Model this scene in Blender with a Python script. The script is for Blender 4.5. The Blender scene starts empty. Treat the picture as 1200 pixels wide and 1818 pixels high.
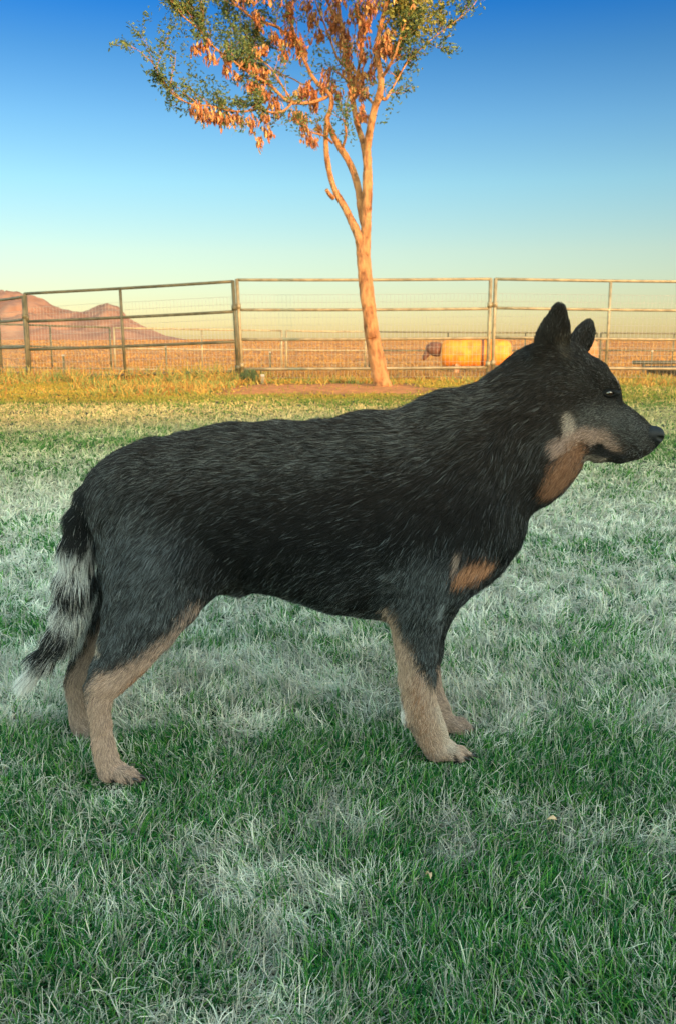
import bpy, math, random
import numpy as np
from mathutils import Vector

S = bpy.context.scene
COL = S.collection
rad = math.radians
rng = np.random.default_rng(7)
random.seed(7)

# ------------------------------------------------------------------ camera, world, sun, exposure
CAM_H, FPX, PITCH = 0.58, 1600.0, rad(10.93)
cam_d = bpy.data.cameras.new('camera'); cam = bpy.data.objects.new('camera', cam_d); COL.objects.link(cam)
cam.location = (0, 0, CAM_H); cam.rotation_euler = (rad(90) - PITCH, 0, 0)
cam_d.sensor_fit = 'VERTICAL'; cam_d.sensor_height = 24.0; cam_d.lens = 24.0 * FPX / 1818.0
cam_d.clip_start = 0.05; cam_d.clip_end = 30000
cam_d.dof.use_dof = True; cam_d.dof.focus_distance = 1.25; cam_d.dof.aperture_fstop = 12.0
S.camera = cam

SKY_FILL = (3.95, 3.35, 2.1)  # sky tint gain behind the camera, added to fill the shaded lawn
SUN_EL, SUN_AZ = rad(11.0), rad(33.0)          # low sun behind the photographer, to the right
sun_vec = Vector((math.sin(SUN_AZ) * math.cos(SUN_EL), -math.cos(SUN_AZ) * math.cos(SUN_EL), math.sin(SUN_EL)))
world = bpy.data.worlds.new('World'); S.world = world; world.use_nodes = True
nt = world.node_tree; nt.nodes.clear()
wo = nt.nodes.new('ShaderNodeOutputWorld'); bg = nt.nodes.new('ShaderNodeBackground')
sky = nt.nodes.new('ShaderNodeTexSky'); sky.sky_type = 'NISHITA'; sky.sun_disc = False
sky.sun_elevation = SUN_EL; sky.sun_rotation = math.pi - SUN_AZ
sky.altitude = 900; sky.air_density = 1.0; sky.dust_density = 1.0; sky.ozone_density = 2.0
tc = nt.nodes.new('ShaderNodeTexCoord'); sep = nt.nodes.new('ShaderNodeSeparateXYZ')
ramp = nt.nodes.new('ShaderNodeValToRGB')
# clear evening sky away from the sun: warm belt at the horizon, deep blue above; the half behind the camera is boosted as added fill
SKY_STOPS = [(0.0, (.47, .39, .28)), (0.04, (.43, .385, .31)), (0.09, (.45, .42, .34)), (.157, (.36, .45, .42)), (.215, (.25, .385, .435)), (.274, (.128, .29, .41)), (.33, (.012, .20, .43)), (.55, (.08, .2, .5)), (1.0, (.4, .5, .7))]
ramp.color_ramp.interpolation = 'LINEAR'
while len(ramp.color_ramp.elements) < len(SKY_STOPS): ramp.color_ramp.elements.new(0.5)
for e, (p, c) in zip(ramp.color_ramp.elements, SKY_STOPS):
    e.position = p; e.color = (*c, 1)
mul = nt.nodes.new('ShaderNodeMix'); mul.data_type = 'RGBA'; mul.blend_type = 'MULTIPLY'; mul.inputs[0].default_value = 1.0
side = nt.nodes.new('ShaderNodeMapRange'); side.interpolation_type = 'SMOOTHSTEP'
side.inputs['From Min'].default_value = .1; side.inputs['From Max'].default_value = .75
fill_mix = nt.nodes.new('ShaderNodeMix'); fill_mix.data_type = 'RGBA'; fill_mix.inputs[6].default_value = (*SKY_FILL, 1)
nt.links.new(tc.outputs['Generated'], sep.inputs[0]); nt.links.new(sep.outputs['Z'], ramp.inputs[0])
nt.links.new(sep.outputs['Y'], side.inputs[0]); nt.links.new(side.outputs[0], fill_mix.inputs[0]); nt.links.new(ramp.outputs[0], fill_mix.inputs[7])
nt.links.new(sky.outputs[0], mul.inputs[6]); nt.links.new(fill_mix.outputs[2], mul.inputs[7])
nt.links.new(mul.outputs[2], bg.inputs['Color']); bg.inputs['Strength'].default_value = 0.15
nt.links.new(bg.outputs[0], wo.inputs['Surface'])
sl = bpy.data.lights.new('sun', 'SUN'); so = bpy.data.objects.new('sun', sl); COL.objects.link(so)
sl.energy = 2.0; sl.angle = rad(0.6); sl.color = (1.0, 0.46, 0.16)
so.rotation_euler = sun_vec.to_track_quat('Z', 'Y').to_euler()
S.view_settings.view_transform = 'Standard'; S.view_settings.look = 'None'
S.view_settings.exposure = 1.4; S.view_settings.gamma = 1.0
S.cycles.max_bounces = 6; S.cycles.diffuse_bounces = 3; S.cycles.transparent_max_bounces = 8
S.cycles.sample_clamp_indirect = 4.0
try:
    S.cycles_curves.shape = 'RIBBONS'; S.cycles_curves.subdivisions = 2
except Exception: pass

# ------------------------------------------------------------------ helpers
CP, SP = math.cos(PITCH), math.sin(PITCH)
def W(px, py, Y):
    """Point at depth Y seen at photo pixel (px, py) - used only to measure the photo."""
    u, v = (px - 600) / FPX, (909 - py) / FPX
    t = Y / (CP + v * SP)
    return (t * u, Y, CAM_H + t * (-SP + v * CP))
def tag(o, label=None, cat=None, group=None, kind=None):
    if label: o['label'] = label
    if cat: o['category'] = cat
    if group: o['group'] = group
    if kind: o['kind'] = kind
    return o
def empty(name, loc=(0, 0, 0), rz=0):
    o = bpy.data.objects.new(name, None); COL.objects.link(o); o.location = loc; o.rotation_euler = (0, 0, rz)
    o.empty_display_size = 0.1
    return o
def mesh_obj(name, v, f, mat=None, parent=None, smooth=True):
    me = bpy.data.meshes.new(name)
    v = np.asarray(v, dtype=np.float32)
    if isinstance(f, np.ndarray):
        n, k = f.shape
        me.vertices.add(len(v)); me.vertices.foreach_set('co', v.ravel())
        me.loops.add(n * k); me.loops.foreach_set('vertex_index', f.astype(np.int32).ravel())
        me.polygons.add(n); me.polygons.foreach_set('loop_start', np.arange(0, n * k, k, dtype=np.int32))
        me.update(calc_edges=True)
    else:
        me.from_pydata([tuple(map(float, p)) for p in v], [], f)
    if smooth: me.polygons.foreach_set('use_smooth', np.ones(len(me.polygons), dtype=bool))
    me.validate(); me.update()
    o = bpy.data.objects.new(name, me); COL.objects.link(o)
    if mat: me.materials.append(mat)
    if parent: o.parent = parent
    return o
def set_col(me, cols, name='col'):
    a = me.attributes.new(name, 'FLOAT_COLOR', 'POINT')
    c = np.ones((len(cols), 4), dtype=np.float32); c[:, :3] = cols
    a.data.foreach_set('color', c.ravel())
def curves_obj(name, P, R, C, mat, parent=None):
    """P (n,k,3) points, R (n,k) radii, C (n,k,3) colours -> one hair-curves object"""
    n, k = P.shape[:2]
    cu = bpy.data.hair_curves.new(name)
    cu.add_curves([k] * n)
    if 'position' in cu.attributes: pa = cu.attributes['position']
    else: pa = cu.attributes.new('position', 'FLOAT_VECTOR', 'POINT')
    pa.data.foreach_set('vector', P.astype(np.float32).ravel())
    ra = cu.attributes.get('radius') or cu.attributes.new('radius', 'FLOAT', 'POINT')
    ra.data.foreach_set('value', R.astype(np.float32).ravel())
    ca = cu.attributes.new('col', 'FLOAT_COLOR', 'POINT')
    cc = np.ones((n, k, 4), dtype=np.float32); cc[..., :3] = C
    ca.data.foreach_set('color', cc.ravel())
    cu.materials.append(mat)
    o = bpy.data.objects.new(name, cu); COL.objects.link(o)
    if parent: o.parent = parent
    return o
def _h(ix, iy, iz, seed):
    n = (ix * 374761393 + iy * 668265263 + iz * 2147483647 + seed * 1274126177) & 0xffffffff
    n = ((n ^ (n >> 13)) * 1274126177) & 0xffffffff
    return ((n ^ (n >> 16)) & 0xffff) / 65535.0
def noise(x, y, z=None, seed=0):
    x = np.asarray(x, dtype=np.float64); y = np.asarray(y, dtype=np.float64)
    z = np.zeros_like(x) if z is None else np.asarray(z, dtype=np.float64)
    ix, iy, iz = np.floor(x).astype(np.int64), np.floor(y).astype(np.int64), np.floor(z).astype(np.int64)
    fx, fy, fz = x - ix, y - iy, z - iz
    fx, fy, fz = [f * f * (3 - 2 * f) for f in (fx, fy, fz)]
    r = 0
    for a in (0, 1):
        for b in (0, 1):
            for c in (0, 1):
                w = (fx if a else 1 - fx) * (fy if b else 1 - fy) * (fz if c else 1 - fz)
                r = r + w * _h(ix + a, iy + b, iz + c, seed)
    return r
def fbm(x, y, z=None, seed=0, o=4):
    r, a, t = 0, 1.0, 0
    for i in range(o):
        r = r + a * noise(x * 2 ** i, y * 2 ** i, None if z is None else z * 2 ** i, seed + i); t += a; a *= .5
    return r / t
def sstep(a, b, x):
    t = np.clip((x - a) / (b - a), 0, 1); return t * t * (3 - 2 * t)
def lerp(a, b, t): return a + (b - a) * t

# ---- materials
def mat(name, base=(.5, .5, .5), rough=.6, metal=0, spec=.5):
    m = bpy.data.materials.new(name); m.use_nodes = True
    b = m.node_tree.nodes['Principled BSDF']
    b.inputs['Base Color'].default_value = (*base, 1); b.inputs['Roughness'].default_value = rough
    b.inputs['Metallic'].default_value = metal; b.inputs['Specular IOR Level'].default_value = spec
    return m
def attr_mat(name, rough=.6, spec=.3, transl=0.0, noise_amt=0.0, noise_scale=40, bump=0):
    m = mat(name, rough=rough, spec=spec); t = m.node_tree; b = t.nodes['Principled BSDF']
    a = t.nodes.new('ShaderNodeAttribute'); a.attribute_name = 'col'
    src = a.outputs['Color']
    if noise_amt or bump:
        n = t.nodes.new('ShaderNodeTexNoise'); n.inputs['Scale'].default_value = noise_scale; n.inputs['Detail'].default_value = 6
        g = t.nodes.new('ShaderNodeTexCoord'); t.links.new(g.outputs['Object'], n.inputs['Vector'])
    if noise_amt:
        mr = t.nodes.new('ShaderNodeMapRange'); mr.inputs['From Min'].default_value = .3; mr.inputs['From Max'].default_value = .7
        mr.inputs['To Min'].default_value = 1 - noise_amt; mr.inputs['To Max'].default_value = 1 + noise_amt
        mm = t.nodes.new('ShaderNodeVectorMath'); mm.operation = 'SCALE'
        t.links.new(n.outputs['Fac'], mr.inputs[0]); t.links.new(src, mm.inputs[0]); t.links.new(mr.outputs[0], mm.inputs['Scale'])
        src = mm.outputs[0]
    if bump:
        bp = t.nodes.new('ShaderNodeBump'); bp.inputs['Strength'].default_value = 1; bp.inputs['Distance'].default_value = bump
        t.links.new(n.outputs['Fac'], bp.inputs['Height']); t.links.new(bp.outputs[0], b.inputs['Normal'])
    t.links.new(src, b.inputs['Base Color'])
    if transl:
        tr = t.nodes.new('ShaderNodeBsdfTranslucent'); mx = t.nodes.new('ShaderNodeMixShader'); mx.inputs[0].default_value = transl
        t.links.new(src, tr.inputs['Color']); t.links.new(b.outputs[0], mx.inputs[1]); t.links.new(tr.outputs[0], mx.inputs[2])
        t.links.new(mx.outputs[0], t.nodes['Material Output'].inputs['Surface'])
    return m
def noisy_mat(name, c1, c2, scale, rough=.6, metal=0, bump=0.0, stretch=(1, 1, 1), lo=.35, hi=.65, spec=.4):
    m = mat(name, c1, rough, metal, spec); t = m.node_tree; b = t.nodes['Principled BSDF']
    g = t.nodes.new('ShaderNodeTexCoord'); mp = t.nodes.new('ShaderNodeMapping'); mp.inputs['Scale'].default_value = stretch
    n = t.nodes.new('ShaderNodeTexNoise'); n.inputs['Scale'].default_value = scale; n.inputs['Detail'].default_value = 8
    r = t.nodes.new('ShaderNodeValToRGB'); r.color_ramp.elements[0].position = lo; r.color_ramp.elements[1].position = hi
    r.color_ramp.elements[0].color = (*c1, 1); r.color_ramp.elements[1].color = (*c2, 1)
    t.links.new(g.outputs['Object'], mp.inputs[0]); t.links.new(mp.outputs[0], n.inputs['Vector'])
    t.links.new(n.outputs['Fac'], r.inputs[0]); t.links.new(r.outputs[0], b.inputs['Base Color'])
    if bump:
        bp = t.nodes.new('ShaderNodeBump'); bp.inputs['Distance'].default_value = bump
        t.links.new(n.outputs['Fac'], bp.inputs['Height']); t.links.new(bp.outputs[0], b.inputs['Normal'])
    return m

class MB:
    """collects tubes and boxes into one mesh"""
    def __init__(s): s.v = []; s.f = []; s.n = 0
    def add(s, v, f):
        s.v.append(np.asarray(v, dtype=float)); s.f += [tuple(i + s.n for i in q) for q in f]; s.n += len(v)
    def tube(s, pts, rads, seg=10, cap=True, jitter=0.0):
        pts = [Vector(p) for p in pts]; n = len(pts)
        if not hasattr(rads, '__len__'): rads = [rads] * n
        V = []; ref = None
        for i, p in enumerate(pts):
            d = (pts[min(i + 1, n - 1)] - pts[max(i - 1, 0)])
            if d.length < 1e-9: d = Vector((0, 0, 1))
            d.normalize()
            if ref is None:
                ref = Vector((0, 1, 0)) if abs(d.y) < .9 else Vector((1, 0, 0))
            a = (ref - d * ref.dot(d)).normalized(); ref = a; b = d.cross(a)
            for k in range(seg):
                th = 2 * math.pi * k / seg
                r = rads[i] * (1 + (random.random() - .5) * jitter)
                V.append(p + a * math.cos(th) * r + b * math.sin(th) * r)
        F = [(i * seg + k, i * seg + (k + 1) % seg, (i + 1) * seg + (k + 1) % seg, (i + 1) * seg + k) for i in range(n - 1) for k in range(seg)]
        if cap:
            F.append(tuple(reversed(range(seg)))); F.append(tuple((n - 1) * seg + k for k in range(seg)))
        s.add([tuple(q) for q in V], F); return s
    def box(s, c, d, rz=0):
        cx, cy, cz = c; hx, hy, hz = d[0] / 2, d[1] / 2, d[2] / 2; ca, sa = math.cos(rz), math.sin(rz)
        V = [(cx + x * hx * ca - y * hy * sa, cy + x * hx * sa + y * hy * ca, cz + z * hz) for z in (-1, 1) for x, y in ((-1, -1), (1, -1), (1, 1), (-1, 1))]
        s.add(V, [(3, 2, 1, 0), (4, 5, 6, 7), (0, 1, 5, 4), (1, 2, 6, 5), (2, 3, 7, 6), (3, 0, 4, 7)]); return s
    def build(s, name, m, parent=None, smooth=True):
        return mesh_obj(name, np.concatenate(s.v), s.f, m, parent, smooth)

# ------------------------------------------------------------------ ground
def ground_z(x, y):
    x = np.asarray(x, float); y = np.asarray(y, float)
    r = np.hypot(x, y)
    z = np.interp(y, [-1e4, 10.5, 13.2, 20, 30, 60, 150, 600, 3000, 20000], [0, 0, -.02, -.22, -.45, -1.0, -2.0, -3.6, -6, -26])
    z = z - .11 * sstep(-1.4, -4.6, x) * sstep(11.5, 14, y) * (1 - sstep(16, 24, y))
    u = np.clip(r - 14, 0, None)
    z = z + (fbm(x * .13, y * .13, seed=3) - .5) * np.minimum(.25, u * .01)
    z = z + (fbm(x * .01 + 4, y * .01, seed=9) - .5) * np.clip((r - 80) * .012, 0, 5) * .5
    lump = (fbm(x * 3, y * 3, seed=21) - .5) * .02 * sstep(.9, 3.0, r)
    # slight mound of soil round the tree and along the fence
    z = z + lump
    return z
def in_dirt(x, y):
    """reddish bare soil round the tree (0..1)"""
    n = fbm(x * 1.6, y * 1.6, seed=31) - .5
    d = sstep(9.3, 9.8, y + n * .9 + .12 * np.abs(x)) * (1 - sstep(11.4, 12.6, y + n * 1.2))
    return d * sstep(-1.55, -.9, x + n * .8) * (1 - sstep(.8, 1.5, x - n * .9))
def lawn_amt(x, y):
    n = fbm(x * .9, y * .9, seed=41) - .5
    return (1 - sstep(12.4, 13.2, y + n * 1.5)) * (1 - .94 * in_dirt(x, y))
def greenness(x, y):
    """mown lawn: greener bands between straw coloured, dormant ones"""
    bx = y + .10 * np.sin(x * 1.7) * np.minimum(y * .25, 1) + (fbm(x * 1.3, y * 1.3, seed=5) - .5) * .30 * np.minimum(y * .5, 2.2) + .03 * x
    D = [.60, .70, .78, .86, .95, 1.03, 1.09, 1.16, 1.25, 1.31, 1.40, 1.55, 1.70, 1.80, 2.0, 2.15, 2.35, 2.6, 2.9, 3.3, 3.8, 4.3, 5.0, 6.0, 6.8, 7.6, 8.6, 9.6, 11, 13, 30]
    G = [.66, .60, .74, .62, .52, .28, .56, .85, .88, .36, .20, .16, .36, .22, .02, .06, .42, .28, .02, .10, .44, .20, .72, .05, .10, .30, .85, .60, .62, .5, .3]
    g = np.interp(bx, D, G)
    g = g + (fbm(x * 4, y * 4, seed=51) - .5) * .65 + (fbm(x * 14, y * 14, seed=52) - .5) * 1.0 + (fbm(x * 45, y * 45, seed=53) - .5) * .8
    g = sstep(.12, .82, g)
    g = g + .16 * sstep(.15, .6, x) * (1 - sstep(1.25, 1.6, y))
    return np.clip(g, 0, 1)

def build_ground():
    rr = np.concatenate([np.linspace(.0, .4, 3), np.geomspace(.5, 16, 150), np.geomspace(16.5, 20000, 150)])
    th = np.linspace(0, 2 * math.pi, 361)[:-1]
    # finer angular steps in front
    th = np.sort(np.concatenate([np.radians(np.arange(50, 130, .33)), np.radians(np.arange(130, 410, 3))]))
    R, T = np.meshgrid(rr[1:], th, indexing='ij')
    X, Y = (R * np.cos(T)).ravel(), (R * np.sin(T)).ravel()
    X = np.append(X, 0); Y = np.append(Y, 0)
    Z = ground_z(X, Y)
    nr, na = R.shape
    i, j = np.meshgrid(np.arange(nr - 1), np.arange(na), indexing='ij')
    a = i * na + j; b = i * na + (j + 1) % na
    q = np.stack([a, a + na, b + na, b], -1).reshape(-1, 4)
    c = len(X) - 1
    k = np.arange(na); tri = [(c, int(x), int((x + 1) % na)) for x in k]
    faces = [tuple(map(int, r)) for r in q] + tri
    o = mesh_obj('ground', np.stack([X, Y, Z], 1), faces, None)
    L = lawn_amt(X, Y); D = in_dirt(X, Y); G = greenness(X, Y)
    th_ = np.stack([lerp(.045, .010, G), lerp(.055, .030, G), lerp(.03, .012, G)], 1)
    n1 = fbm(X * .7, Y * .7, seed=61)[:, None]
    gold = lerp(np.array([.30, .13, .035]), np.array([.44, .21, .06]), sstep(.3, .7, n1))
    r = np.hypot(X, Y)
    far = fbm(X * .02, Y * .05, seed=62)[:, None]
    gold = lerp(gold, lerp(np.array([.33, .13, .045]), np.array([.46, .21, .07]), sstep(.35, .65, far)), sstep(30, 90, r)[:, None])
    soil = np.array([.58, .20, .06]) * (0.8 + .4 * fbm(X * 5, Y * 5, seed=63)[:, None])
    c_ = lerp(gold, soil, D[:, None] * .95)
    c_ = lerp(c_, th_, L[:, None])
    set_col(o.data, c_)
    o.data.materials.append(attr_mat('soil_and_thatch', rough=.9, spec=.15, noise_amt=.35, noise_scale=9, bump=.02))
    return tag(o, kind='structure')
build_ground()

# ------------------------------------------------------------------ mountains
def build_mountains():
    xs = np.linspace(-1500, 345, 420)
    prof = np.interp(xs, [-1500, -900, -600, -300, -120, -40, 0, 20, 45, 70, 95, 115, 130, 150, 170, 185, 200, 222, 235, 260, 300, 345],
                     [10, 35, 60, 46, 66, 73, 80, 85, 82, 76, 66, 54, 50, 48, 51, 57, 59, 54, 40, 26, 8, 0])
    r = np.linspace(2300, 4200, 60)
    Xp, R = np.meshgrid(xs, r, indexing='ij'); P = prof[:, None]
    az = (Xp - 600) / FPX
    X, Y = az * R, R
    s = (R - 2300) / 1900
    ridge = np.sin(np.clip(s, 0, 1) * math.pi) ** .8
    n = np.abs(fbm(X * .004, Y * .004, seed=71, o=5) - .5) * 2
    n2 = np.abs(fbm(X * .012, Y * .006, seed=75, o=4) - .5) * 2
    H = P / FPX * 3250 * ridge * (1 - .35 * n * np.abs(s - .5) * 2) - 90 * n * np.sqrt(ridge) * (P / 70) * np.abs(s - .5) * 2 - 22 * n2 * P / 60 * ridge
    crag = (fbm(X * .02, Y * .02, seed=78, o=5) - .5) * 40 * (P / 76)
    Z = H + crag * ridge - 8
    na, nr = Xp.shape
    i, j = np.meshgrid(np.arange(na - 1), np.arange(nr - 1), indexing='ij'); a = (i * nr + j)
    F = np.stack([a, a + nr, a + nr + 1, a + 1], -1).reshape(-1, 4)
    m = noisy_mat('mountain_rock', (.19, .082, .048), (.32, .155, .09), .012, rough=.95, bump=0)
    o = mesh_obj('mountains', np.stack([X.ravel(), Y.ravel(), Z.ravel()], 1), F, m)
    tag(o, kind='structure')
build_mountains()

# ------------------------------------------------------------------ house behind the photographer (its shadow lies over the lawn)
def build_house():
    d = Vector((.92, .39, 0)).normalized(); rz = math.atan2(d.y, d.x)
    Hh = 4.9 - 4.5 * math.tan(SUN_EL); L = Hh / math.tan(SUN_EL)
    p0 = Vector((.5, 7.3, 0)); back = Vector((sun_vec.x, sun_vec.y, 0)).normalized()
    c = p0 + back * L
    h = empty('house', (c.x, c.y, 0), rz)
    tag(h, 'low house with pitched roof behind the photographer, shading the lawn', 'house')
    wm = noisy_mat('stucco', (.55, .47, .38), (.62, .54, .45), 3, rough=.9, bump=.01)
    rm = noisy_mat('roof_shingle', (.10, .08, .07), (.18, .14, .12), 6, rough=.9, bump=.02)
    MB().box((0, -4.5, 1.4), (34, 8, 2.8)).build('wall', wm, h, False)
    V = [(-17.6, -.0, 2.75), (17.6, -.0, 2.75), (17.6, -9.0, 2.75), (-17.6, -9.0, 2.75), (-17.6, -.0, 2.9), (17.6, -.0, 2.9), (17.6, -9, 2.9), (-17.6, -9, 2.9), (-14, -4.5, 4.9), (14, -4.5, 4.9)]
    mesh_obj('roof', V, [(3, 2, 1, 0), (0, 1, 5, 4), (1, 2, 6, 5), (2, 3, 7, 6), (3, 0, 4, 7), (4, 5, 9, 8), (5, 6, 9), (6, 7, 8, 9), (7, 4, 8)], rm, h, False)
    gm = mat('window_glass', (.05, .06, .07), .05); fm = mat('white_frame', (.75, .74, .7), .5)
    for x in (-13, -8, -3.5, 6, 11):
        f = MB()
        f.box((x, -.44, 1.6), (1.5, .12, 1.3)); w = f.build('window', fm, h, False)
        MB().box((x, -.375, 1.6), (1.34, .02, 1.14)).build('pane', gm, w, False)
    dr = MB().box((1.2, -.46, 1.03), (.95, .08, 2.06)).build('door', mat('door_paint', (.2, .09, .05), .5), h, False)
    MB().tube([(1.58, -.40, 1.0), (1.58, -.34, 1.0)], .03).build('handle', mat('brass', (.6, .45, .2), .3, 1), dr)
    # the eave line, not the wall, throws the shade: shift so the ridge edge falls at p0
build_house()

# ------------------------------------------------------------------ corral fence
M_pipe = noisy_mat('weathered_pipe', (.20, .155, .085), (.36, .28, .16), 9, rough=.5, metal=.25, bump=.001)
M_pipe_d = noisy_mat('dark_pipe', (.060, .055, .03), (.13, .11, .06), 9, rough=.55, metal=.2, bump=.001)  # darker pipe; on the left near panels it paints in weaker sun
M_wire = mat('wire', (.38, .34, .28), .5, .5)
def px_of(p):
    x, y, z = p; z -= CAM_H
    dep = y * CP - z * SP; up = y * SP + z * CP
    return 600 + FPX * x / dep, 909 - FPX * up / dep
def panel(a, b, base_a, base_b, heights, label, group, cat, mids=(), lean_a=0.0, lean_b=0.0, pr=.026, rr=.021, m=M_pipe, wire=True, clamp=True):
    """one pipe corral panel from a=(x,y) to b=(x,y)"""
    A, B = Vector((a[0], a[1], base_a)), Vector((b[0], b[1], base_b))
    root = empty('corral_panel', A); tag(root, label, cat, group)
    Bl = B - A; top = heights[-1]
    la, lb = Vector((lean_a, 0, top)), Vector((lean_b, 0, top))
    def node(t, h):
        return Bl * t + lerp(la, lb, t) * (h / top) if False else Bl * t + Vector((lerp(lean_a, lean_b, t) * h / top, 0, h))
    for t in (0, 1):
        MB().tube([node(t, -.06), node(t, top * .5), node(t, top + .012)], pr, 10).build('post', m, root)
    for t in mids:
        MB().tube([node(t, heights[0] - .10), node(t, top - rr)], pr * .8, 10).build('upright', m, root)
    for h in heights:
        n = 9
        pts = [node(i / (n - 1), h) + Vector((0, 0, (math.sin(i / (n - 1) * math.pi) * -.006))) for i in range(n)]
        MB().tube(pts, rr, 10).build('rail', m, root)
    if clamp:
        for t, s in ((0, 1), (1, -1)):
            for h in (heights[0], heights[-2]):
                c = node(t, h + .05); u = Bl.normalized()
                MB().tube([c - Vector((0, 0, .035)), c + Vector((0, 0, .035))], pr * 1.45, 10).build('clamp', m, root)
    if wire:
        w = MB(); L = Bl.length; n = int(L / .055); wt = top - .20
        off = Vector((-Bl.y, Bl.x, 0)).normalized() * .03
        def bar(p, q, r=.0016):
            w.tube([p + off, q + off], r, 4, cap=False)
        for i in range(n + 1):
            t = i / n; j = random.uniform(-.003, .003)
            bar(node(t, .02) + Vector((j, 0, 0)), node(t, wt + random.uniform(-.004, .004)))
        for k in range(12):
            h = .02 + (wt - .02) * k / 11
            q = [node(i / 6, h + random.uniform(-.004, .004)) + off for i in range(7)]
            w.tube(q, .0018, 4, cap=False)
        w.build('wire_mesh', M_wire, root)
    return root
def gx(px, Y): return W(px, 650, Y)[0]
H4 = (.17, .57, .975, 1.38)
grp = 'pipe corral panels along the edge of the lawn'
panel((gx(3, 14.5), 14.5), (gx(50, 13.7), 13.7), -.16, -.14, (.2, .59, .99, 1.32), 'short corral panel cut by the left edge of the photo, turning away from the lawn', grp, 'fence panel', m=M_pipe_d)
panel((gx(53.5, 13.72), 13.72), (gx(423.5, 12.8), 12.8), -.12, 0.0, (.12, .53, .94, 1.345), 'dark topped corral panel before the mountains, dropping towards the left', grp, 'fence panel', mids=(.475,), lean_b=-.05, m=M_pipe_d, lean_a=-.0)
panel((gx(430.5, 12.86), 12.86), (gx(865.5, 13.0), 13.0), 0.0, .02, (.15, .56, .965, 1.37), 'light brown corral panel standing behind the leaning tree trunk', grp, 'fence panel', mids=(), lean_a=-.05)
panel((gx(874, 13.0), 13.0), (gx(1330, 13.05), 13.05), .03, -.01, (.15, .56, .965, 1.36), "corral panel behind the dog's ears, running out at the right edge", grp, 'fence panel', mids=(.44,))

grp2 = 'panels of the low far corral'
HF = (.10, .66, 1.21)
FY = lambda px: float(np.interp(px, [-400, 0, 200, 505, 650, 1060, 1400], [22, 24.0, 25.0, 26.5, 27.5, 29.5, 31]))
def gxf(px): return W(px, 655, FY(px))[0]
def fz(px, top): # base height so that the panel top meets the measured row
    return W(px, top, FY(px))[2] - 1.21
def far(p, q, tp, tq, label, mids, m):
    return panel((gxf(p), FY(p)), (gxf(q), FY(q)), fz(p, tp), fz(q, tq), HF, label, grp2, 'fence panel', mids=mids, pr=.03, rr=.025, m=m, wire=False, clamp=False)
far(-200, 199, 568, 581.5, 'low far corral panel seen below the mountain peak at the left edge', (.72,), M_pipe_d)
far(206, 501, 582, 587, 'low far corral panel seen through the mesh left of the paired centre posts', (.51,), M_pipe)
far(509, 648, 587, 589, 'short low far corral panel between the pale paired posts and the tree trunk', (), M_pipe)
far(655, 1056, 589, 591, 'low far corral panel passing behind the yellow tank', (.33, .67), M_pipe_d)
far(1063, 1400, 591, 593, 'low far corral panel beyond the face of the dog, at the right edge', (.37,), M_pipe_d)

def t_post(px, y0, y1, Y, label, m=M_pipe_d):
    x, _, z1 = W(px, y0, Y); zb = float(ground_z(x, Y))
    r = empty('stake', (x, Y, zb)); h = z1 - zb
    tag(r, label, 'stake', 'stakes in the dry field')
    b = MB(); b.box((0, 0, h / 2 - .05), (.045, .008, h + .1)); b.box((0, .02, h / 2 - .05), (.008, .04, h + .1))
    for k in range(int(h / .06)): b.box((0, -.006, .05 + k * .06), (.02, .008, .012))
    b.build('shaft', m, r, False)
    MB().box((0, 0, h + .012), (.05, .04, .03)).build('cap', M_wire, r, False)
t_post(295, 616, 655, 22, 'thin dark stake in the dry field left of the paired dark posts')
t_post(113, 632, 668, 17, 'short dark stake in the dry field near the left end of the fence')
t_post(480, 626, 655, 22, 'thin dark stake just right of the leaning corner posts')
t_post(1157, 624, 655, 23, 'thin dark stake above the long black trough')
t_post(467, 668, 684, 11.9, 'short brown stake in the weeds beside the small dark bush', M_pipe)

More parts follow.
